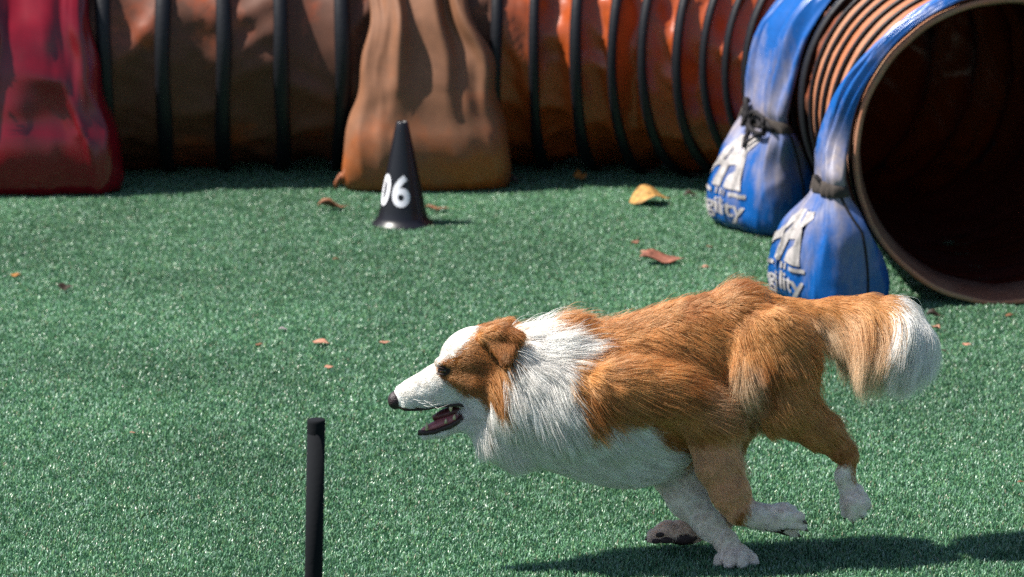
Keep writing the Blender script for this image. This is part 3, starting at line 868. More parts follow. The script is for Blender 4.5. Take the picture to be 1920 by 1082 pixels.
# ------------------------------------------------------------------ dog
# body: one continuous surface grown from blended volumes, then a coat of single hairs
YC = gp(1380, 1062).y + 0.045          # median plane of the dog where the paw is down
YAW = 0.16                             # the dog runs a little towards the camera: head nearer than tail
SD = FPX / (YC * CP + (CAM_H - 0.25) * SP)   # pixels per metre at the dog
XC = at(1380, 900, YC).x
Y0 = 0.0                               # dog space: y is measured from the median plane
def ymid(x): return YC + YAW * (x - XC)
def out_of_dog(P):
    P = np.array(P, float); P[..., 1] += ymid(P[..., 0]); return P
def dp(u, v, w):                        # survey pixel + sideways offset (pixels; minus = near side) -> dog space metres
    d = ray(u, v); x = 0.0
    t = (YC - YAW * XC + w / SD) / (d.y - YAW * d.x)
    return np.array([d.x * t, w / SD, CAM_H + d.z * t])

HV = 0.0034
_c0, _c1 = dp(715, 1085, 0), dp(1745, 500, 0)
LO = np.array([_c0[0] - 0.01, Y0 - 0.165, -0.012]); HI = np.array([_c1[0] + 0.01, Y0 + 0.165, _c1[2] + 0.01])
NG = np.ceil((HI - LO) / HV).astype(int) + 1
GX = [LO[i] + HV * np.arange(NG[i]) for i in range(3)]
FIELD = np.full(tuple(NG), 0.2, np.float32)
PARTS = []                              # (name, function) kept to tell which part a point belongs to

def smin(a, b, k):
    h = np.clip(0.5 + 0.5 * (b - a) / k, 0, 1)
    return b + (a - b) * h - k * h * (1 - h)
def add(part, fn, lo, hi, k):
    """blend a volume into the field inside its box"""
    pad = k + 0.012
    i0 = np.clip(np.floor((np.array(lo) - pad - LO) / HV).astype(int), 0, NG - 1)
    i1 = np.clip(np.ceil((np.array(hi) + pad - LO) / HV).astype(int) + 1, 1, NG)
    sl = tuple(slice(a, b) for a, b in zip(i0, i1))
    X, Y, Z = np.meshgrid(*[GX[i][sl[i]] for i in range(3)], indexing='ij', sparse=True)
    d = fn(X, Y, Z).astype(np.float32)
    if k < 0: FIELD[sl] = -smin(-FIELD[sl], d, -k)
    else: FIELD[sl] = smin(FIELD[sl], d, k)
    PARTS.append((part, fn))
def limb(part, pts, k=0.012, q=1.0):
    """chain of tapered round bones; pts = (u, v, w, radius in px); q = sideways flattening"""
    P = [(dp(u, v, w), r / SD) for u, v, w, r in pts]
    for (a, ra), (b, rb) in zip(P[:-1], P[1:]):
        ab = b - a; ab_s = ab * np.array([1, 1 / q, 1]); l2 = float(ab_s @ ab_s) + 1e-9
        def fn(X, Y, Z, a=a, ab=ab_s, l2=l2, ra=ra, rb=rb):
            px, py, pz = X - a[0], (Y - a[1]) / q, Z - a[2]
            h = np.clip((px * ab[0] + py * ab[1] + pz * ab[2]) / l2, 0, 1)
            return (np.sqrt((px - h * ab[0]) ** 2 + (py - h * ab[1]) ** 2 + (pz - h * ab[2]) ** 2) - (ra + (rb - ra) * h)) * (0.5 + 0.5 * q)
        r = max(ra, rb)
        add(part, fn, np.minimum(a, b) - r, np.maximum(a, b) + r, k)
def blob(part, u, v, w, ru, rv, rw, ang=0.0, k=0.012, yaw=0.0):
    c = dp(u, v, w); R = np.array([ru, rw, rv]) / SD
    ca, sa = math.cos(ang), math.sin(ang); cy, sy = math.cos(yaw), math.sin(yaw)
    def fn(X, Y, Z):
        px, py, pz = X - c[0], Y - c[1], Z - c[2]
        x1, y1 = cy * px + sy * py, -sy * px + cy * py
        x2, z2 = ca * x1 - sa * pz, sa * x1 + ca * pz      # ang > 0 turns the long axis down to the right
        k0 = np.sqrt((x2 / R[0]) ** 2 + (y1 / R[1]) ** 2 + (z2 / R[2]) ** 2)
        k1 = np.sqrt((x2 / R[0] ** 2) ** 2 + (y1 / R[1] ** 2) ** 2 + (z2 / R[2] ** 2) ** 2)
        return k0 * (k0 - 1) / (k1 + 1e-6)
    add(part, fn, c - R.max(), c + R.max(), k)
def plate(part, A, B, C, r, k):
    """thin rounded triangle, for ear flaps"""
    a, b, c = dp(*A), dp(*B), dp(*C); r = r / SD
    def fn(X, Y, Z):
        X, Y, Z = np.broadcast_arrays(X, Y, Z)
        P = np.stack([X, Y, Z], -1)
        n = np.cross(b - a, a - c); n2 = n @ n
        ins = 0; best = None
        for p, q in ((a, b), (b, c), (c, a)):
            e = q - p; w = P - p
            ins = ins + np.sign((w @ np.cross(e, n)))
            h = np.clip((w @ e) / (e @ e), 0, 1)
            d = np.linalg.norm(w - h[..., None] * e, axis=-1)
            best = d if best is None else np.minimum(best, d)
        pl = np.abs((P - a) @ n) / math.sqrt(n2)
        return np.where(np.abs(ins) >= 2.5, pl, best) - r
    add(part, fn, np.minimum(np.minimum(a, b), c) - r, np.maximum(np.maximum(a, b), c) + r, k)
def trunk(part, st, k=0.02):
    """barrel through stations (u, top, bottom, half width)"""
    U = np.array([dp(s[0], 750, 0)[0] for s in st])
    T = np.array([dp(s[0], s[1], 0)[2] for s in st]); B = np.array([dp(s[0], s[2], 0)[2] for s in st])
    Wd = np.array([s[3] / SD for s in st])
    uu = np.linspace(U[0], U[-1], 400)
    def spl(f):
        g = np.interp(uu, U, f); ker = np.hanning(45); ker /= ker.sum()
        return np.convolve(np.pad(g, 22, mode='edge'), ker, 'valid')
    T2, B2, W2 = spl(T), spl(B), spl(Wd)
    def fn(X, Y, Z):
        t, b, w = [np.interp(X, uu, f) for f in (T2, B2, W2)]
        c, h = (t + b) / 2, (t - b) / 2
        # widest a little above the middle, keel-shaped below
        zz = (Z - c) / h
        ww = w * (1 - 0.12 * np.clip(-zz, 0, 1))
        e = np.sqrt(zz ** 2 + ((Y - Y0) / ww) ** 2)
        d = (e - 1) * np.minimum(h, ww)
        ends = np.maximum(uu[0] - X, X - uu[-1])
        return np.where(ends > 0, np.sqrt(np.maximum(d, 0) ** 2 + ends ** 2), d)
    add(part, fn, (U[0], Y0 - 0.13, B.min()), (U[-1], Y0 + 0.13, T.max()), k)

# --- trunk
trunk('body', [(925, 690, 815, 48), (950, 668, 848, 66), (1000, 645, 868, 84), (1050, 626, 884, 92), (1100, 614, 900, 94), (1150, 604, 910, 94),
               (1200, 589, 910, 94), (1250, 572, 898, 94), (1300, 559, 856, 86), (1350, 549, 800, 73), (1390, 543, 758, 68), (1425, 556, 745, 60), (1455, 585, 705, 46)])
blob('body', 1392, 575, 0, 46, 38, 60, 0.25, k=0.02)         # rump
blob('body', 1392, 768, 14, 36, 34, 36, 0.1, k=0.015)          # flank fold and belly
# --- neck
limb('neck', [(928, 690, 0, 58), (985, 722, 0, 82), (1050, 750, 0, 100)], k=0.03, q=0.86)
limb('neck', [(960, 655, 0, 26), (1060, 640, 0, 32)], k=0.03)
# --- head
blob('head', 897, 670, 0, 60, 54, 54, 0.10, k=0.012)         # skull
blob('head', 874, 661, 0, 46, 34, 42, -0.38, k=0.012)        # forehead
blob('head', 905, 722, 0, 44, 50, 50, 0.5, k=0.014)          # cheeks
limb('head', [(862, 706, 0, 40), (822, 722, 0, 33), (782, 737, 0, 25), (754, 746, 0, 20)], k=0.012, q=0.82)
limb('head', [(850, 742, 0, 20), (800, 750, 0, 16), (762, 755, 0, 13)], k=0.008, q=1.15)   # upper lips
for sgn in (-1, 1):
    blob('head', 838, 684, sgn * 27, 21, 13, 13, 0.25, k=0.008)    # brow
    limb('head', [(845, 704, sgn * 25, 15), (890, 716, sgn * 33, 22)], k=0.010)       # cheek bone
limb('jaw', [(902, 764, 0, 30), (868, 788, 0, 16), (830, 806, 0, 11), (794, 814, 0, 8.5)], k=0.008, q=1.3)
limb('neck', [(905, 770, 0, 30), (930, 815, 0, 34), (965, 840, 0, 40)], k=0.025)
# ears: near one folded back and down, far one blown back
plate('ear', (906, 630, -48), (974, 634, -64), (951, 682, -80), 5.0, 0.004)
plate('ear', (906, 630, -48), (940, 618, -50), (974, 634, -64), 6.5, 0.005)
limb('ear', [(908, 630, -44, 11), (942, 622, -52, 12), (970, 632, -60, 9)], k=0.006)
plate('ear', (900, 626, 36), (955, 606, 50), (974, 628, 54), 6, 0.006)
plate('ear', (955, 606, 50), (974, 612, 56), (970, 628, 54), 5, 0.004)
limb('ear', [(900, 624, 34, 12), (950, 608, 50, 9)], k=0.006)
# --- near fore limb: shoulder blade and upper arm stand out, forearm slants back, paw flips up behind
blob('shoulder', 1222, 734, -88, 122, 56, 44, 0.22, k=0.009)
blob('shoulder', 1160, 770, -62, 70, 80, 40, -0.2, k=0.03)
blob('shoulder', 1312, 775, -80, 62, 50, 36, 0.55, k=0.013)
limb('forearm', [(1335, 822, -74, 43), (1347, 872, -78, 37), (1370, 925, -84, 31), (1386, 955, -84, 25)], k=0.012, q=0.72)
limb('pastern', [(1391, 960, -84, 22), (1420, 968, -84, 20), (1445, 970, -84, 23)], k=0.008, q=0.85)
for i, (w, dv) in enumerate(((-102, 2), (-90, -5), (-77, -4), (-65, 4))):
    pass
for (u, v, w) in ((1484, 957, -82), (1499, 970, -96), (1503, 987, -94), (1488, 1000, -78)):
    limb('forepaw', [(1440, 971 + (v - 980) * 0.3, -84, 16), (1472, 975 + (v - 980) * 0.8, w, 12), (u, v, w, 8)], k=0.0025)
blob('forepaw', 1450, 974, -84, 27, 23, 19, 0.2, k=0.006)
# --- far fore limb: planted
limb('forearm', [(1262, 880, 45, 46), (1290, 935, 22, 32), (1330, 985, -15, 20.5), (1362, 1016, -36, 15.5), (1376, 1038, -46, 17)], k=0.014, q=0.8)
for (u, v, w) in ((1347, 1057, -52), (1368, 1060, -70), (1392, 1060, -72), (1413, 1056, -56)):
    limb('forepaw', [(1380 + (u - 1380) * 0.25, 1038, -46, 15), (1380 + (u - 1380) * 0.8, 1049, w, 11.5), (u, v, w - 6, 8)], k=0.0025)
# --- near hind limb: big thigh, hock, foot hanging in the air
blob('thigh', 1456, 668, -60, 76, 94, 42, -0.25, k=0.019)
limb('thigh', [(1440, 700, -62, 62), (1475, 755, -66, 52), (1535, 806, -68, 31), (1580, 843, -68, 19)], k=0.018, q=0.75)
blob('thigh', 1412, 710, -68, 34, 50, 32, -0.3, k=0.017)
limb('shank', [(1578, 846, -68, 20), (1592, 857, -68, 13.5), (1584, 893, -68, 14.5), (1592, 920, -68, 15.5)], k=0.008, q=0.8)
for (u, v, w) in ((1586, 960, -72), (1600, 968, -86), (1615, 961, -84), (1624, 946, -68)):
    limb('hindpaw', [(1597 + (u - 1600) * 0.3, 924, -68, 14), (1600 + (u - 1600) * 0.75, 944, w, 12.5), (u, v, w, 8.5)], k=0.0025)
blob('hindpaw', 1600, 936, -68, 18, 18, 17, 0, k=0.005)
# --- far hind limb: swung forward under the belly
blob('thigh', 1440, 690, 55, 68, 88, 42, -0.1, k=0.022)
limb('thigh', [(1422, 715, 60, 56), (1358, 800, 60, 42), (1350, 870, 58, 28), (1384, 942, 56, 17)], k=0.02, q=0.75)
limb('shank', [(1386, 950, 56, 17), (1350, 982, 56, 16), (1305, 992, 56, 18)], k=0.01, q=0.85)
for i, (w, dv) in enumerate(((39, 2), (50, -4), (62, -5), (74, 1))):
    limb('hindpaw', [(1295, 998 + dv, w * 0.9 + 6, 16), (1250, 1000 + dv, w, 16), (1226, 1008 + dv, w, 10)], k=0.004)
blob('hindpaw', 1290, 1002, 56, 40, 20, 22, -0.1, k=0.008)
# --- tail bone
limb('tail', [(1430, 586, 0, 30), (1475, 586, 0, 22), (1530, 590, 0, 19), (1590, 594, 0, 19), (1640, 592, 0, 17), (1678, 606, 0, 14), (1700, 632, 0, 9)], k=0.005, q=0.9)
# --- eye sockets
EYE_C = []
for sgn in (-1, 1):
    c = dp(831, 695, 0); c[1] = Y0 + sgn * 33.5 / SD
    # near and far eye mirror each other across the median plane
    c[2] = dp(831, 695, -33.5)[2]; EYE_C.append(c)

def surface_nets(Fd, lo, h):
    S = Fd < 0
    nx, ny, nz = Fd.shape
    mn = np.zeros((nx - 1, ny - 1, nz - 1), np.int8)
    for dx in (0, 1):
        for dy in (0, 1):
            for dz in (0, 1):
                mn += S[dx:nx - 1 + dx, dy:ny - 1 + dy, dz:nz - 1 + dz]
    act = (mn > 0) & (mn < 8)
    I, J, K = np.nonzero(act)
    idx = np.full(act.shape, -1, np.int64); idx[I, J, K] = np.arange(len(I))
    acc = np.zeros((len(I), 3)); cnt = np.zeros(len(I))
    C = [(a, b, c) for a in (0, 1) for b in (0, 1) for c in (0, 1)]
    for a in C:
        for ax in range(3):
            if a[ax] == 0:
                b = list(a); b[ax] = 1
                f0 = Fd[I + a[0], J + a[1], K + a[2]]; f1 = Fd[I + b[0], J + b[1], K + b[2]]
                m = (f0 < 0) != (f1 < 0)
                t = np.where(m, f0 / np.where(m, f0 - f1, 1), 0)
                p = np.tile(np.array(a, float), (len(I), 1)); p[:, ax] += t
                acc[m] += p[m]; cnt[m] += 1
    V = (acc / cnt[:, None] + np.stack([I, J, K], 1)) * h + lo
    faces = []
    for ax in range(3):
        o1, o2 = [(1, 2), (2, 0), (0, 1)][ax]
        sl0 = [slice(1, -1)] * 3; sl1 = [slice(1, -1)] * 3
        sl0[ax] = slice(0, -1); sl1[ax] = slice(1, None)
        s0, s1 = S[tuple(sl0)], S[tuple(sl1)]
        m = s0 != s1
        q = np.stack(np.nonzero(m), 1) + np.array([0 if k == ax else 1 for k in range(3)])
        flip = s1[m]
        def cell(d1, d2):
            r = q.copy(); r[:, o1] -= d1; r[:, o2] -= d2
            return idx[r[:, 0], r[:, 1], r[:, 2]]
        f = np.stack([cell(1, 1), cell(0, 1), cell(0, 0), cell(1, 0)], 1)
        f[flip] = f[flip][:, ::-1]
        faces.append(f)
    return V, np.concatenate(faces)

BV, BF = surface_nets(FIELD, LO, HV)
# relax the lattice steps
def vert_normals(V, F):
    n = np.cross(V[F[:, 2]] - V[F[:, 0]], V[F[:, 3]] - V[F[:, 1]])
    out = np.zeros_like(V)
    for k in range(4): np.add.at(out, F[:, k], n)
    return out / (np.linalg.norm(out, axis=1, keepdims=True) + 1e-12)
for it in range(4):
    acc = np.zeros_like(BV); cnt = np.zeros(len(BV))
    for k in range(4):
        np.add.at(acc, BF[:, k], BV[BF[:, (k + 1) % 4]]); np.add.at(acc, BF[:, k], BV[BF[:, (k + 3) % 4]]); np.add.at(cnt, BF[:, k], 2)
    BV = BV + (acc / cnt[:, None] - BV) * (0.55 if it % 2 == 0 else -0.50)
BN = vert_normals(BV, BF)

def field_at(P):
    q = (P - LO) / HV
    q = np.clip(q, 0, NG - 1.001)
    i = q.astype(int); f = q - i
    o = 0
    for dx in (0, 1):
        for dy in (0, 1):
            for dz in (0, 1):
                w = (f[:, 0] if dx else 1 - f[:, 0]) * (f[:, 1] if dy else 1 - f[:, 1]) * (f[:, 2] if dz else 1 - f[:, 2])
                o = o + w * FIELD[i[:, 0] + dx, i[:, 1] + dy, i[:, 2] + dz]
    return o
def near_uv(P):
    """survey pixel of a point mirrored to the near side"""
    Q = P.copy(); Q[:, 1] = -np.abs(Q[:, 1])
    return project(out_of_dog(Q))
PNAMES = ['body', 'neck', 'head', 'jaw', 'ear', 'shoulder', 'forearm', 'pastern', 'forepaw', 'thigh', 'shank', 'hindpaw', 'tail']
def part_of(P):
    best = np.full(len(P), 9.0); lab = np.zeros(len(P), int)
    for nm, fn in PARTS:
        d = fn(P[:, 0], P[:, 1], P[:, 2]); m = d < best
        best[m] = d[m]; lab[m] = PNAMES.index(nm)
    return lab

def in_poly(uv, poly):
    x, y = uv[:, 0], uv[:, 1]; c = np.zeros(len(x), bool); n = len(poly)
    for i in range(n):
        x0, y0 = poly[i]; x1, y1 = poly[(i + 1) % n]
        m = ((y0 > y) != (y1 > y)) & (x < (x1 - x0) * (y - y0) / (y1 - y0 + 1e-9) + x0)
        c ^= m
    return c

HEAD_RUST = [(822, 701), (819, 688), (829, 677), (846, 672), (856, 662), (870, 646), (884, 628), (894, 605), (990, 560), (990, 655), (966, 690), (950, 720), (944, 760), (940, 812), (922, 812), (911, 775), (906, 750), (884, 742), (860, 735), (840, 721), (828, 711)]
NECK_RUST = [(1010, 500), (1022, 626), (1052, 628), (1092, 640), (1112, 655), (1088, 668), (1066, 680), (1060, 700), (1072, 735), (1084, 775), (1096, 818), (1108, 812), (1116, 795), (1150, 787), (1185, 789), (1212, 800), (1236, 828), (1262, 842), (1286, 868), (1300, 900), (1312, 930), (1345, 975), (1372, 982), (1392, 966), (1410, 942), (1420, 900),
             (1440, 880), (1520, 860), (1560, 878), (1584, 880), (1592, 905), (1612, 905), (1640, 840), (1900, 840), (1900, 400), (1010, 400)]
TAIL_WHITE = [(1656, 540), (1638, 578), (1618, 600), (1612, 640), (1620, 700), (1620, 800), (1800, 800), (1800, 540)]

RUST = np.array([0.59, 0.265, 0.084]); RUST_D = np.array([0.34, 0.115, 0.030]); RUST_L = np.array([0.72, 0.41, 0.17])
BLOND = np.array([0.80, 0.58, 0.37]); WHITE = np.array([0.90, 0.86, 0.81]); DARK = np.array([0.022, 0.014, 0.013])

def coat_colour(P, uv, lab, rng, jit=5.0):
    n = len(P)
    juv = uv + rng.normal(0, jit, (n, 2)) * np.where(lab[:, None] == 2, 0.7, 1.0)
    isin = lambda names: np.isin(lab, [PNAMES.index(k) for k in names])
    white = np.ones(n, bool)
    hd = isin(['head', 'jaw', 'ear']) | (isin(['neck']) & (juv[:, 0] < 950))
    white[hd] = ~in_poly(juv[hd], HEAD_RUST)
    white[isin(['ear'])] = False
    bd = ~hd
    white[bd] = ~in_poly(juv[bd], NECK_RUST)
    far = P[:, 1] > -0.044
    # limbs on the far side keep the same markings lower down
    fl = isin(['forearm', 'pastern', 'forepaw'])
    far = far | (uv[:, 1] > 1006) | ((uv[:, 1] > 985) & (uv[:, 0] < 1366))
    white[fl & far] = True
    fr = isin(['forearm']) & ~far
    white[fr] = juv[fr][:, 1] > 985 - 0 * juv[fr][:, 0]
    white[isin(['pastern', 'forepaw']) & ~far] = True
    pst = isin(['pastern', 'forearm']) & ~far
    white[pst] = (juv[pst][:, 0] * 0.55 + juv[pst][:, 1] * 0.20) > (1400 * 0.55 + 960 * 0.20)
    sh = isin(['shank'])
    white[sh] = (juv[sh][:, 1] > 872) & ~((juv[sh][:, 0] > 1597) & (juv[sh][:, 1] < 903))
    white[sh & far] = True
    white[isin(['hindpaw'])] = True
    th = isin(['thigh']) ; white[th] = False
    white[th & (P[:, 1] > 0) & (uv[:, 1] > 900)] = True
    tl = isin(['tail'])
    white[tl] = in_poly(juv[tl], TAIL_WHITE)
    v1 = fnoise(P, 26, 1.0, 3); v2 = rng.random(n)
    t = np.clip((v1 - 0.30) / 0.4, 0, 1)[:, None]
    rust = RUST_D * (1 - t) + RUST * t
    mix = np.clip(v2 * 1.2 - 0.75, 0, 1)[:, None] * 0.8
    tl = isin(['tail'])
    rust = np.where(tl[:, None], RUST * 0.95, rust)
    rust = rust * (1 - mix) + RUST_L * mix
    # paler tips on the back of the upper arm and breeches
    pale = np.clip(1 - np.hypot(uv[:, 0] - 1395, (uv[:, 1] - 715) * 0.7) / 42, 0, 1) + np.clip(1 - np.hypot(uv[:, 0] - 1350, uv[:, 1] - 745) / 60, 0, 1) * 0.6
    pale = np.where(isin(['thigh', 'shoulder', 'body']), np.clip(pale, 0, 0.8), 0)[:, None]
    rust = rust * (1 - pale) + BLOND * 0.85 * pale
    # darker cheek and ear
    dk = np.where(isin(['ear']), 0.25, 0.0) + np.where(hd & (uv[:, 1] > 636), 0.48, 0.0)
    rust = rust * (1 - dk[:, None]) + RUST_D * 0.8 * dk[:, None]
    # blond underside of the tail
    bl = np.where(tl, np.clip((uv[:, 1] - 582) / 18, 0, 1) * 0.85, 0)[:, None]
    rust = rust * (1 - bl) + BLOND * bl
    fh = isin(['hindpaw', 'shank']) & (P[:, 1] > 0)
    wv = rng.uniform(0.90, 1.06, (n, 1)) * np.where(fh[:, None], np.array([0.90, 0.76, 0.68]), 1.0)
    lg = isin(['forearm', 'pastern', 'forepaw', 'shank', 'hindpaw'])          # thin hair over pink skin
    wv = wv * np.where(lg[:, None], np.array([1.02, 0.95, 0.90]), 1.0)
    fa = isin(['forearm']) & ~white
    rust = np.where(fa[:, None], rust * 0.25 + np.array([0.82, 0.46, 0.26]) * 0.75, rust)  # near forearm lightened: light falling on it put into the coat colour
    c = np.where(white[:, None], WHITE * wv, rust * rng.uniform(0.85, 1.15, (n, 1)))
    return c, white

rngd = np.random.default_rng(21)
LABV = part_of(BV)
UVV = near_uv(BV)
SKC, _ = coat_colour(BV, UVV, LABV, rngd, 2.0)
# bare skin: lips, eye rims, pads, mouth lining
def skin_marks(P, N, uv, lab, C):
    C = C.copy()
    far = P[:, 1] > Y0
    for c in EYE_C:
        d = np.linalg.norm((P - c) * np.array([0.75, 1, 1.25]), axis=1)
        C[d < 0.0105] = DARK
    up = N[:, 2]
    head = np.isin(lab, [2]); jaw = np.isin(lab, [3])
    lipu = head & (up < -0.55) & (uv[:, 0] < 892) & (uv[:, 1] > 752)
    C[lipu] = np.array([0.10, 0.03, 0.03])
    mo = jaw & (up > 0.25) & (uv[:, 0] < 886)
    C[mo] = np.array([0.05, 0.016, 0.018])
    tip = jaw & (uv[:, 0] < 792)
    C[tip & (up > -0.3)] = np.array([0.10, 0.05, 0.05])
    pads = np.isin(lab, [PNAMES.index('hindpaw'), PNAMES.index('forepaw')]) & (N[:, 2] < -0.55)
    C[pads] = np.array([0.03, 0.018, 0.018])
    return C
SKC = skin_marks(BV, BN, UVV, LABV, SKC)

m_skin, nt_, b_, out_ = newmat('dog_skin')
a_ = nt_.nodes.new('ShaderNodeAttribute'); a_.attribute_name = 'coat'
nt_.links.new(a_.outputs['Color'], b_.inputs['Base Color'])
b_.inputs['Roughness'].default_value = 0.7; b_.inputs['Specular IOR Level'].default_value = 0.25
base_d = dp(1300, 1060, 0)
dog_at = np.array([base_d[0], ymid(base_d[0]), 0])
dog = mesh_obj('dog', out_of_dog(BV) - dog_at, BF.tolist(), m_skin)
dog.location = dog_at
ca_ = np.ones((len(BV), 4)); ca_[:, :3] = SKC
at_ = dog.data.attributes.new('coat', 'FLOAT_COLOR', 'POINT'); at_.data.foreach_set('color', ca_.reshape(-1))
tag(dog, 'rust and white long haired sheepdog galloping left across the turf, mouth open', 'dog')

# --- eyes, nose, tongue, teeth
def ball(name, c, r, mat, sx=(1, 1, 1), seg=24, rings=14, ang=0.0, parent=dog):
    V, F = [], []
    for i in range(rings + 1):
        t = math.pi * i / rings
        for k in range(seg):
            p = 2 * math.pi * k / seg
            x, y, z = r * sx[0] * math.sin(t) * math.cos(p), r * sx[1] * math.sin(t) * math.sin(p), r * sx[2] * math.cos(t)
            ca, sa = math.cos(ang), math.sin(ang)
            V.append((c[0] + ca * x + sa * z, c[1] + y, c[2] - sa * x + ca * z))
    for i in range(rings):
        for k in range(seg):
            k2 = (k + 1) % seg
            F.append((i * seg + k, (i + 1) * seg + k, (i + 1) * seg + k2, i * seg + k2))
    o = mesh_obj(name, out_of_dog(V), F, mat); place(o, parent)
    return o
m_eye = simple('eye_brown', (0.020, 0.008, 0.004), rough=0.05, spec=0.8)
m_iris = simple('iris_amber', (0.10, 0.035, 0.010), rough=0.08, spec=0.7)
m_lid = simple('eyelid', (0.03, 0.016, 0.012), rough=0.6)
m_nose = simple('nose_leather', (0.026, 0.013, 0.016), rough=0.42, spec=0.5, bump=0.8, bscale=500, var=0.5, vscale=90)
m_tongue = simple('tongue', (0.42, 0.13, 0.14), rough=0.38, spec=0.5, bump=0.3, bscale=300, var=0.2, vscale=60)
m_gum = simple('mouth_lining', (0.10, 0.022, 0.026), rough=0.4, spec=0.5, var=0.4, vscale=60)
m_tooth = simple('tooth', (0.62, 0.52, 0.32), rough=0.35)
for c, sgn in zip(EYE_C, (-1, 1)):
    e = ball('eye', c, 8.0 / SD, m_eye, (1.25, 0.8, 0.80), ang=0.2)
    q = c + np.array([-1.6 / SD, sgn * 3.2 / SD, 0])
    ball('iris', q, 4.6 / SD, m_iris, (1, 0.9, 1), parent=e)
    for nm, dv, an in (('upper_eyelid', -5.2, 0.32), ('lower_eyelid', 5.6, 0.10)):
        qq = c + np.array([0, sgn * 1.0 / SD, -dv / SD])
        ball(nm, qq, 8.4 / SD, m_lid, (1.5, 0.85, 0.34), ang=an, parent=e)
nz_c = dp(743, 750, 0)
nose = ball('nose', nz_c, 16.5 / SD, m_nose, (0.95, 0.98, 1.08), ang=0.15)
for sgn in (-1, 1):
    ball('nostril', dp(735, 753, sgn * 8.5), 4.2 / SD, m_lid, (0.8, 0.8, 0.7), seg=12, rings=8, parent=nose)
nz2 = dp(742, 765, 0); 
# tongue and mouth lining as tapered tubes along the open jaw
def tube_px(name, pts, mat, q=1.0, K=16, parent=dog):
    P = [(Vector(dp(u, v, w)), r / SD) for u, v, w, r in pts]
    V, F = [], []
    n = len(P)
    for i, (p, r) in enumerate(P):
        t = (P[min(i + 1, n - 1)][0] - P[max(i - 1, 0)][0]).normalized()
        s = Vector((0, 1, 0)); w = t.cross(s).normalized()
        for k in range(K):
            a = 2 * math.pi * k / K
            V.append(p + s * (r * q * math.cos(a)) + w * (r * math.sin(a)))
    for i in range(n - 1):
        for k in range(K):
            k2 = (k + 1) % K; F.append((i * K + k, i * K + k2, (i + 1) * K + k2, (i + 1) * K + k))
    F.append(tuple(range(K))[::-1]); F.append(tuple((n - 1) * K + k for k in range(K)))
    o = mesh_obj(name, out_of_dog([tuple(v) for v in V]), F, mat); place(o, parent)
    return o
tube_px('tongue', [(884, 768, 0, 10), (868, 777, 0, 11), (845, 787, 0, 10), (820, 796, 0, 8.5), (800, 804, 0, 6.5), (790, 807, 0, 3)], m_tongue, q=1.7)
tube_px('mouth_lining', [(898, 756, 0, 16), (880, 764, 0, 17), (862, 768, 6, 14), (846, 772, 8, 12), (828, 778, 8, 9), (812, 784, 8, 5)], m_gum, q=1.35)
for sgn in (-1, 1):
    tube_px('lower_lip', [(884, 771, sgn * 27, 3.5), (870, 784, sgn * 25, 4.5), (845, 799, sgn * 19, 5), (815, 810, sgn * 14, 4.5), (795, 812, sgn * 10, 5), (784, 811, sgn * 3, 5)], m_lid)
    tube_px('upper_lip', [(884, 764, sgn * 27, 3), (860, 759, sgn * 25, 3), (825, 762, sgn * 20, 2.6), (790, 768, sgn * 16, 2.4), (758, 768, sgn * 9, 3)], m_lid)
    for (u, v, l, r, w, up) in ((800, 804, -13, 3.4, 11, 1), (789, 766, 9, 3.2, 13, 0), (845, 764, 8, 4.0, 21, 0), (836, 792, -7, 3.2, 18, 1), (852, 785, -8, 3.6, 20, 1)):
        tube_px('tooth', [(u, v - l * 0.2, sgn * w, r), (u, v + l * 0.45, sgn * w, r * 0.8), (u + 0.5, v + l, sgn * w, r * 0.25)], m_tooth, K=8)
# claws
m_claw = simple('claw', (0.10, 0.07, 0.055), rough=0.4)
for (u, v, w, du, dv) in [(1506, 977, -98, 8, 6), (1508, 991, -96, 8, 6), (1494, 1002, -80, 8, 5), (1345, 1061, -59, -4, 5), (1366, 1064, -78, -2, 5), (1392, 1064, -80, 2, 5), (1585, 966, -73, -2, 8), (1600, 975, -88, -1, 8), (1617, 967, -86, 1, 8), (1222, 1012, 39, -10, 5), (1218, 1008, 50, -10, 5)]:
    tube_px('claw', [(u, v, w, 4), (u + du * 0.6, v + dv * 0.5, w, 3), (u + du, v + dv, w, 0.8)], m_claw, K=8)
m_pad = simple('paw_pad_leather', (0.035, 0.020, 0.021), rough=0.7, bump=0.6, bscale=500)
for (u, v, w, r, sx) in ((1284, 1010, 27, 13, 1.8), (1250, 1013, 21, 8, 1.5), (1230, 1015, 22, 6.5, 1.3), (1237, 1003, 20, 6, 1.4)):
    ball('paw_pad', dp(u, v, w), r / SD, m_pad, (sx, 0.55, 0.8), seg=16, rings=10)
# whiskers
m_whisk = simple('whisker', (0.8, 0.78, 0.75), rough=0.3)
for i in range(6):
    u, v = 770 + i * 6, 746 + (i % 3) * 5
    L = 26 + 8 * (i % 3)
    tube_px('whisker', [(u, v, -21, 0.4), (u + L * 0.5, v + 5 + i, -34, 0.32), (u + L, v + 6 + i * 0.8 - (i % 3) * 4, -42, 0.15)], m_whisk, K=5)

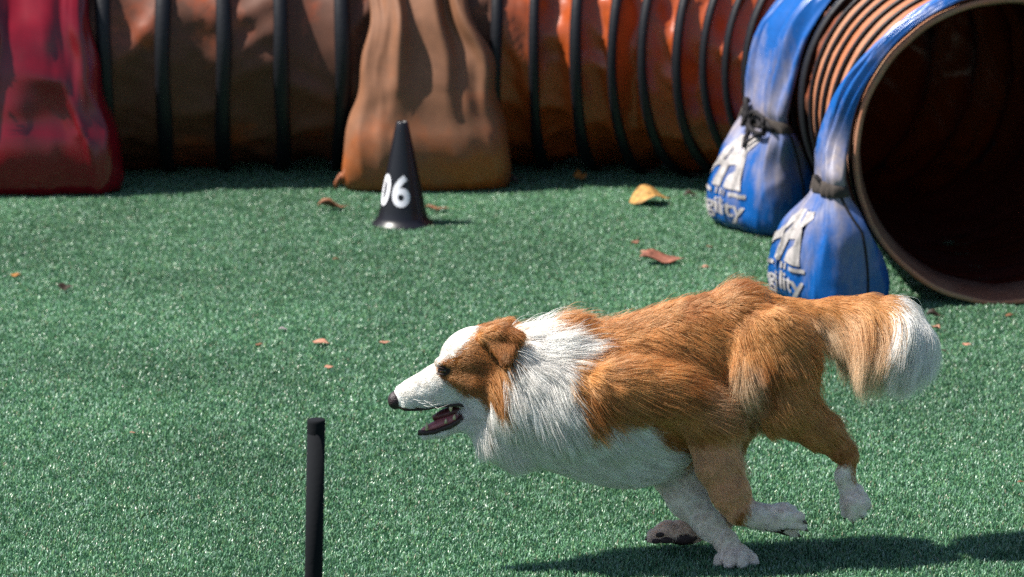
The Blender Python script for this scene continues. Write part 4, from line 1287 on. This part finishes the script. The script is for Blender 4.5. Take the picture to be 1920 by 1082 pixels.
# ------------------------------------------------------------------ coat
# guides: survey pixel, lie of the hair (du, dv), length px, lift 0..1 ; one set for each region
G_HEAD = [(752, 738, 1, -.25, 6, .15), (785, 720, 1, -.3, 7, .15), (812, 690, .7, -.7, 8, .15), (840, 640, .8, -.6, 10, .2), (880, 618, 1, -.2, 13, .25), (930, 618, 1, 0, 18, .3), (790, 745, 1, .12, 8, .12), (830, 730, 1, .25, 11, .15), (870, 735, .95, .4, 16, .2),
          (850, 680, 1, .05, 9, .15), (890, 680, 1, .35, 14, .2), (900, 720, .75, .7, 20, .25), (925, 740, .35, 1, 34, .28), (932, 770, .15, 1, 40, .25), (925, 700, .6, .8, 24, .25), (905, 770, .5, .9, 24, .25), (945, 700, .5, .85, 34, .3)]
G_JAW = [(790, 812, 1, .1, 5, .1), (840, 806, 1, -.1, 8, .15), (880, 785, 1, .2, 14, .2), (905, 770, .6, .9, 22, .25)]
G_EAR = [(915, 628, .9, .1, 15, .3), (945, 630, .9, .35, 17, .3), (965, 645, .2, 1, 17, .25), (952, 665, -.2, 1, 14, .2), (930, 648, .5, .8, 17, .25)]
G_BODY = [(990, 640, .95, .15, 42, .32), (1020, 640, 1, .0, 46, .38), (1055, 640, .95, .05, 46, .35), (1055, 615, .75, -.45, 38, .55), (1085, 605, .85, -.25, 36, .45), (1075, 660, .95, .3, 48, .25), (1000, 665, .85, .55, 46, .28), (970, 690, .5, .9, 46, .3), (965, 740, .3, 1, 48, .3), (940, 790, .3, 1, 42, .28),
          (920, 825, .35, .95, 32, .25), (1000, 760, .35, .95, 50, .28), (1040, 720, .45, .9, 50, .25), (1050, 800, .4, .95, 50, .25), (1000, 850, .6, .8, 40, .2), (1060, 885, .8, .5, 36, .15), (1130, 870, .7, .7, 46, .2), (1200, 860, .85, .5, 46, .2), (1200, 905, .95, .2, 34, .12), (1260, 890, .95, .35, 40, .2),
          (1130, 615, 1, .0, 28, .22), (1200, 600, 1, .0, 26, .18), (1300, 560, 1, .1, 24, .16), (1370, 545, 1, .12, 26, .2), (1415, 550, .9, .4, 30, .3), (1445, 575, 1, .25, 28, .2), (1160, 650, 1, .35, 30, .15), (1250, 640, .95, .55, 28, .14), (1330, 620, .9, .6, 26, .12), (1300, 690, .8, .75, 28, .14), (1350, 690, .6, .9, 28, .14), (1385, 620, .75, .7, 26, .14),
          (1370, 760, .5, .9, 34, .2), (1400, 800, .6, .8, 48, .35), (1425, 815, .5, .9, 52, .4), (1340, 830, .7, .7, 40, .25)]
G_SHO = [(1100, 690, .9, .35, 40, .2), (1090, 740, .5, .85, 44, .2), (1105, 790, .25, 1, 42, .2), (1150, 700, 1, -.05, 36, .18), (1215, 685, 1, .0, 36, .18), (1280, 695, 1, .35, 38, .2), (1335, 730, .95, .5, 46, .3), (1360, 760, 1, .35, 52, .38), (1150, 760, .8, .6, 40, .15), (1230, 760, .95, .35, 38, .14), (1300, 770, .95, .45, 40, .18),
         (1160, 810, .7, .7, 42, .16), (1240, 820, .85, .55, 40, .15), (1320, 820, .85, .55, 40, .2), (1360, 800, 1, .35, 48, .35), (1200, 850, .8, .5, 44, .16), (1280, 860, .7, .7, 34, .15)]
G_LEG = [(1330, 840, .4, .9, 22, .15), (1390, 850, .6, .8, 34, .3), (1350, 900, .4, .9, 13, .1), (1400, 910, .4, .9, 15, .12), (1375, 955, .5, .85, 9, .1), (1420, 965, 1, .1, 9, .12), (1480, 975, .9, .45, 5, .1), (1300, 930, .6, .8, 8, .08), (1340, 985, .6, .8, 5, .08), (1375, 1030, .3, 1, 4, .08), (1360, 1055, -.5, .8, 4, .1),
         (1585, 860, .1, 1, 7, .1), (1580, 900, .1, 1, 5, .08), (1600, 940, .05, 1, 5, .1), (1605, 880, .2, 1, 13, .2), (1420, 960, -.6, .6, 12, .15), (1330, 990, -1, .2, 9, .12), (1240, 1000, -1, .2, 5, .1)]
G_THI = [(1390, 620, .4, .9, 28, .15), (1385, 680, .2, 1, 36, .18), (1395, 730, .3, 1, 48, .28), (1430, 600, .7, .7, 28, .15), (1440, 660, .55, .85, 32, .15), (1440, 720, .5, .85, 40, .2), (1490, 640, .65, .75, 34, .2), (1520, 690, .5, .85, 42, .3), (1500, 740, .65, .75, 34, .16), (1545, 760, .6, .8, 38, .3), (1450, 780, .6, .8, 36, .22), (1520, 810, .75, .65, 22, .12), (1570, 815, .6, .8, 30, .3), (1560, 845, .7, .7, 14, .12), (1590, 850, .5, .9, 14, .2)]
G_TAIL = [(1440, 575, 1, .1, 32, .2), (1480, 572, 1, .15, 40, .22), (1480, 600, .8, .6, 50, .25), (1520, 575, .95, .3, 60, .3), (1520, 605, .35, .95, 118, .35), (1570, 580, .8, .5, 70, .3), (1570, 610, .12, 1, 135, .35), (1620, 575, .85, .35, 80, .35), (1620, 605, -.15, 1, 140, .35), (1660, 580, .85, .5, 90, .4), (1660, 612, -.25, 1, 125, .4), (1700, 600, .5, .9, 86, .45), (1700, 630, -.1, 1, 80, .45)]
GSET = [G_BODY, G_BODY, G_HEAD, G_JAW, G_EAR, G_SHO, G_LEG, G_LEG, G_LEG, G_THI, G_LEG, G_LEG, G_TAIL]

def guide(uv, lab):
    n = len(uv)
    D = np.zeros((n, 2)); Ln = np.zeros(n); Lf = np.zeros(n)
    for li in range(len(PNAMES)):
        m = lab == li
        if not m.any(): continue
        G = np.array(GSET[li], float)
        d2 = (uv[m][:, None, 0] - G[None, :, 0]) ** 2 + (uv[m][:, None, 1] - G[None, :, 1]) ** 2
        w = 1 / (d2 + 60) ** 1.6
        w /= w.sum(1, keepdims=True)
        dd = G[:, 2:4] / np.linalg.norm(G[:, 2:4], axis=1, keepdims=True)
        D[m] = w @ dd; Ln[m] = w @ G[:, 4]; Lf[m] = w @ G[:, 5]
    return D, Ln, Lf

def grow(N_HAIR, seed, tail_only=False):
    rng = np.random.default_rng(seed)
    # roots spread over the skin, denser on head, feet and tail
    A = 0.5 * np.linalg.norm(np.cross(BV[BF[:, 2]] - BV[BF[:, 0]], BV[BF[:, 3]] - BV[BF[:, 1]]), axis=1)
    fl = LABV[BF[:, 0]]
    dens = np.array([1, 1, 2.2, 2.2, 2.2, 1.05, 1.5, 1.8, 1.8, 1.05, 1.7, 1.8, 2.6])[fl]
    is_t = fl == PNAMES.index('tail')
    dens = dens * (is_t if tail_only else ~is_t)
    fy = BV[BF].mean(1)[:, 1]
    dens = dens * np.where(fy > Y0 + 0.055, 0.55, 1.0)
    fx = near_uv(BV[BF[:, 0]])[:, 0]
    if tail_only: dens = dens * np.interp(fx, [1500, 1640, 1660, 1700], [1, 1.3, 2.4, 3.5])
    cdf = np.cumsum(A * dens); cdf /= cdf[-1]
    fi = np.searchsorted(cdf, rng.random(N_HAIR))
    a, b = rng.random((N_HAIR, 1)), rng.random((N_HAIR, 1))
    q = BF[fi]
    W = [(1 - a) * (1 - b), a * (1 - b), a * b, (1 - a) * b]
    P = sum(W[k] * BV[q[:, k]] for k in range(4))
    Nn = sum(W[k] * BN[q[:, k]] for k in range(4)); Nn /= np.linalg.norm(Nn, axis=1, keepdims=True)
    lab = LABV[q[:, 0]]
    uv = near_uv(P)
    # bare places: eyes, nose, lips, pads
    keep = np.ones(N_HAIR, bool)
    for c in EYE_C: keep &= np.linalg.norm((P - c) * np.array([0.85, 1, 1.1]), axis=1) > 0.0098
    keep &= np.linalg.norm(P - nz_c, axis=1) > 0.0150
    head, jaw = lab == 2, lab == 3
    keep &= ~(head & (Nn[:, 2] < -0.55) & (uv[:, 0] < 892) & (uv[:, 1] > 752))
    keep &= ~(jaw & (Nn[:, 2] > 0.25) & (uv[:, 0] < 886))
    keep &= ~(jaw & (uv[:, 0] < 790))
    keep &= ~(np.isin(lab, [8, 11]) & (Nn[:, 2] < -0.6))
    P, Nn, lab, uv = P[keep], Nn[keep], lab[keep], uv[keep]
    n = len(P)
    D2, Ln, Lf = guide(uv, lab)
    # locks: neighbouring hairs share bends
    f1 = np.stack([fnoise(P, 34, s, 2) for s in (1, 2, 3)], 1) - 0.5
    f2 = np.stack([vnoise(P, 110, s) for s in (4, 5, 6)], 1) - 0.5
    D = np.stack([D2[:, 0], np.zeros(n), -D2[:, 1]], 1)
    D += f1 * 0.75 + f2 * 0.35 + rng.normal(0, 0.06, (n, 3))
    Dr = D.copy()
    D -= Nn * (D * Nn).sum(1, keepdims=True)
    D /= np.linalg.norm(D, axis=1, keepdims=True) + 1e-9
    L = Ln / SD * np.array([1.18, 1.22, 1, 1, 1, 1.15, 1, 1, 1, 1.08, 1, 1, 1])[lab] * np.where(np.isin(lab, [0, 1, 5]) & (uv[:, 1] > 780), np.clip(1.0 + 0.55 * np.clip(Nn[:, 2] + 0.15, -1, 0), 0.72, 1), 1) * rng.uniform(0.65, 1.15, n) * (0.8 + 0.4 * fnoise(P, 30, 9, 2))
    lift = Lf * rng.uniform(0.5, 1.4, n) * (0.45 + 1.1 * vnoise(P, 45, 12))
    lift = lift * np.where(np.isin(lab, [0, 1, 5]) & (uv[:, 1] > 780), np.clip(1 + 1.2 * np.clip(Nn[:, 2] + 0.1, -1, 0), 0.25, 1), 1)
    stray = (Nn[:, 2] > -0.3) & (rng.random(n) < 0.05) & ~np.isin(lab, [2, 3, 8, 11])
    L = np.where(stray, L * 1.35, L); lift = np.where(stray, lift * 2.0 + 0.12, lift)
    tail = lab == PNAMES.index('tail')
    S = 9 if tail_only else 6
    t = np.linspace(0, 1, S)
    if tail_only:
        u_ = uv[:, 0]
        ip = lambda *ab: np.interp(u_, [x[0] for x in ab], [x[1] for x in ab])
        L = ip((1430, 28), (1480, 34), (1508, 60), (1530, 120), (1555, 155), (1600, 172), (1645, 165), (1680, 142), (1705, 112)) / SD * rng.uniform(0.45, 1.08, n) * (0.85 + 0.25 * fnoise(P, 90, 9, 2))
        TD0 = np.stack([ip((1430, 1), (1550, .7), (1620, .75), (1680, 1)), 0 * u_, ip((1430, 0), (1620, .1), (1680, -.1), (1705, -.3))], 1)
        TD1 = np.stack([ip((1430, .9), (1490, .6), (1530, .15), (1600, -.22), (1650, -.42), (1705, -.45)), 0 * u_, -ip((1430, .3), (1490, .8), (1530, 1), (1705, 1))], 1)
        TD0 = TD0 + f1 * 0.18; TD1 = TD1 + f1 * 0.30 + f2 * 0.55
        TD1[:, 1] += Nn[:, 1] * 0.22
        TD1 += rng.normal(0, 0.075, (n, 3))
    pts = np.zeros((n, S, 3)); pts[:, 0] = P - Nn * 0.0008
    Dr /= np.linalg.norm(Dr, axis=1, keepdims=True)
    for k in range(1, S):
        s = (k - 0.5) / (S - 1)
        # leaves the skin at an angle, then lies over; tail hair hangs
        lf = lift * (1.6 - 2.0 * s)
        d = D + Nn * lf[:, None]
        if tail_only:
            w1 = s ** 0.8
            d = (TD0 + Nn * 0.55) * (1 - w1)[None] if np.ndim(w1) else (TD0 + Nn * 0.55) * (1 - w1) + TD1 * w1
        d /= np.linalg.norm(d, axis=1, keepdims=True)
        pts[:, k] = pts[:, k - 1] + d * (L / (S - 1))[:, None]
    # gather tips into locks
    nG = n // (40 if tail_only else 90)
    gi = rng.choice(n, nG, replace=False)
    kd = kdtree.KDTree(nG)
    for i, g in enumerate(gi): kd.insert(P[g], i)
    kd.balance()
    near = np.array([kd.find(p)[1] for p in P.tolist()])
    G = gi[near]
    same = (lab[G] == lab) & (np.linalg.norm(P[G] - P, axis=1) < 0.026)
    amt = np.where(stray, 0.1, 1.0) * np.where(np.isin(lab, [2, 3, 4]), 0.25, 0.65 if tail_only else 0.80) * rng.uniform(0.3, 1.0, n) * same
    for k in range(1, S):
        w = (amt * t[k] ** 1.5)[:, None]
        pts[:, k] = pts[:, k] * (1 - w) + (pts[G, k] + (P - P[G]) * 0.25) * w
    # keep hairs outside the skin
    for k in range(1, S):
        for _ in range(2):
            f = field_at(pts[:, k]); m = f < 0.0012 * k / 2
            if not m.any(): break
            e = 0.003; Q = pts[m, k]
            g = np.stack([field_at(Q + np.eye(3)[i] * e) - field_at(Q - np.eye(3)[i] * e) for i in range(3)], 1)
            g /= np.linalg.norm(g, axis=1, keepdims=True) + 1e-9
            pts[m, k] = Q + g * (0.0012 * k / 2 - f[m])[:, None]
    pts[:, :, 2] = np.maximum(pts[:, :, 2], 0.004)
    C, white = coat_colour(P, uv, lab, rng, 4.5)
    C = C * (rng.uniform(0.85, 1.12, n)[G][:, None]) if tail_only or True else C
    r0 = np.where(np.isin(lab, [2, 3, 4]), 0.00018, 0.00021) * rng.uniform(0.8, 1.25, n)
    r0 = np.where(tail, 0.00024, r0)
    rad = r0[:, None] * np.interp(t, [0, .2, .4, .6, .8, 1], [1.0, 1.0, 0.92, 0.78, 0.55, 0.18])[None]
    return pts, rad, C

def fur_material():
    m = bpy.data.materials.new('dog_hair'); m.use_nodes = True
    nt = m.node_tree; nt.nodes.clear(); N, L = nt.nodes, nt.links
    out = N.new('ShaderNodeOutputMaterial')
    a = N.new('ShaderNodeAttribute'); a.attribute_name = 'hcol'
    h = N.new('ShaderNodeBsdfHairPrincipled'); h.parametrization = 'COLOR'
    L.new(a.outputs['Color'], h.inputs['Color'])
    h.inputs['Roughness'].default_value = 0.34
    h.inputs['Radial Roughness'].default_value = 0.55
    h.inputs['Random Roughness'].default_value = 0.2
    d = N.new('ShaderNodeBsdfDiffuse'); L.new(a.outputs['Color'], d.inputs[0])
    ms = N.new('ShaderNodeMixShader'); ms.inputs[0].default_value = 0.6
    L.new(h.outputs[0], ms.inputs[1]); L.new(d.outputs[0], ms.inputs[2])
    L.new(ms.outputs[0], out.inputs[0])
    return m
FURM = fur_material()
def make_fur(N_HAIR, seed, name, tail_only=False):
    pts, rad, C = grow(N_HAIR, seed, tail_only)
    n, S = rad.shape
    cu = bpy.data.hair_curves.new(name)
    cu.add_curves([S] * n)
    loc = out_of_dog(pts) - dog_at[None, None]
    cu.points.foreach_set('position', loc.reshape(-1).astype(np.float32))
    ra = cu.attributes.get('radius') or cu.attributes.new('radius', 'FLOAT', 'POINT')
    ra.data.foreach_set('value', rad.reshape(-1).astype(np.float32))
    ca = cu.attributes.new('hcol', 'FLOAT_COLOR', 'CURVE')
    cc = np.ones((n, 4), np.float32); cc[:, :3] = np.clip(C, 0, 0.92)
    ca.data.foreach_set('color', cc.reshape(-1))
    cu.materials.append(FURM)
    o = bpy.data.objects.new(name, cu); COL.objects.link(o)
    o.parent = dog
    return o
fur = make_fur(300000, 5, 'fur')
fur["label"] = 'long rust and white coat'
plume = make_fur(80000, 8, 'tail_plume', True)
plume["label"] = 'bushy tail hair, rust and blond with a white tip'
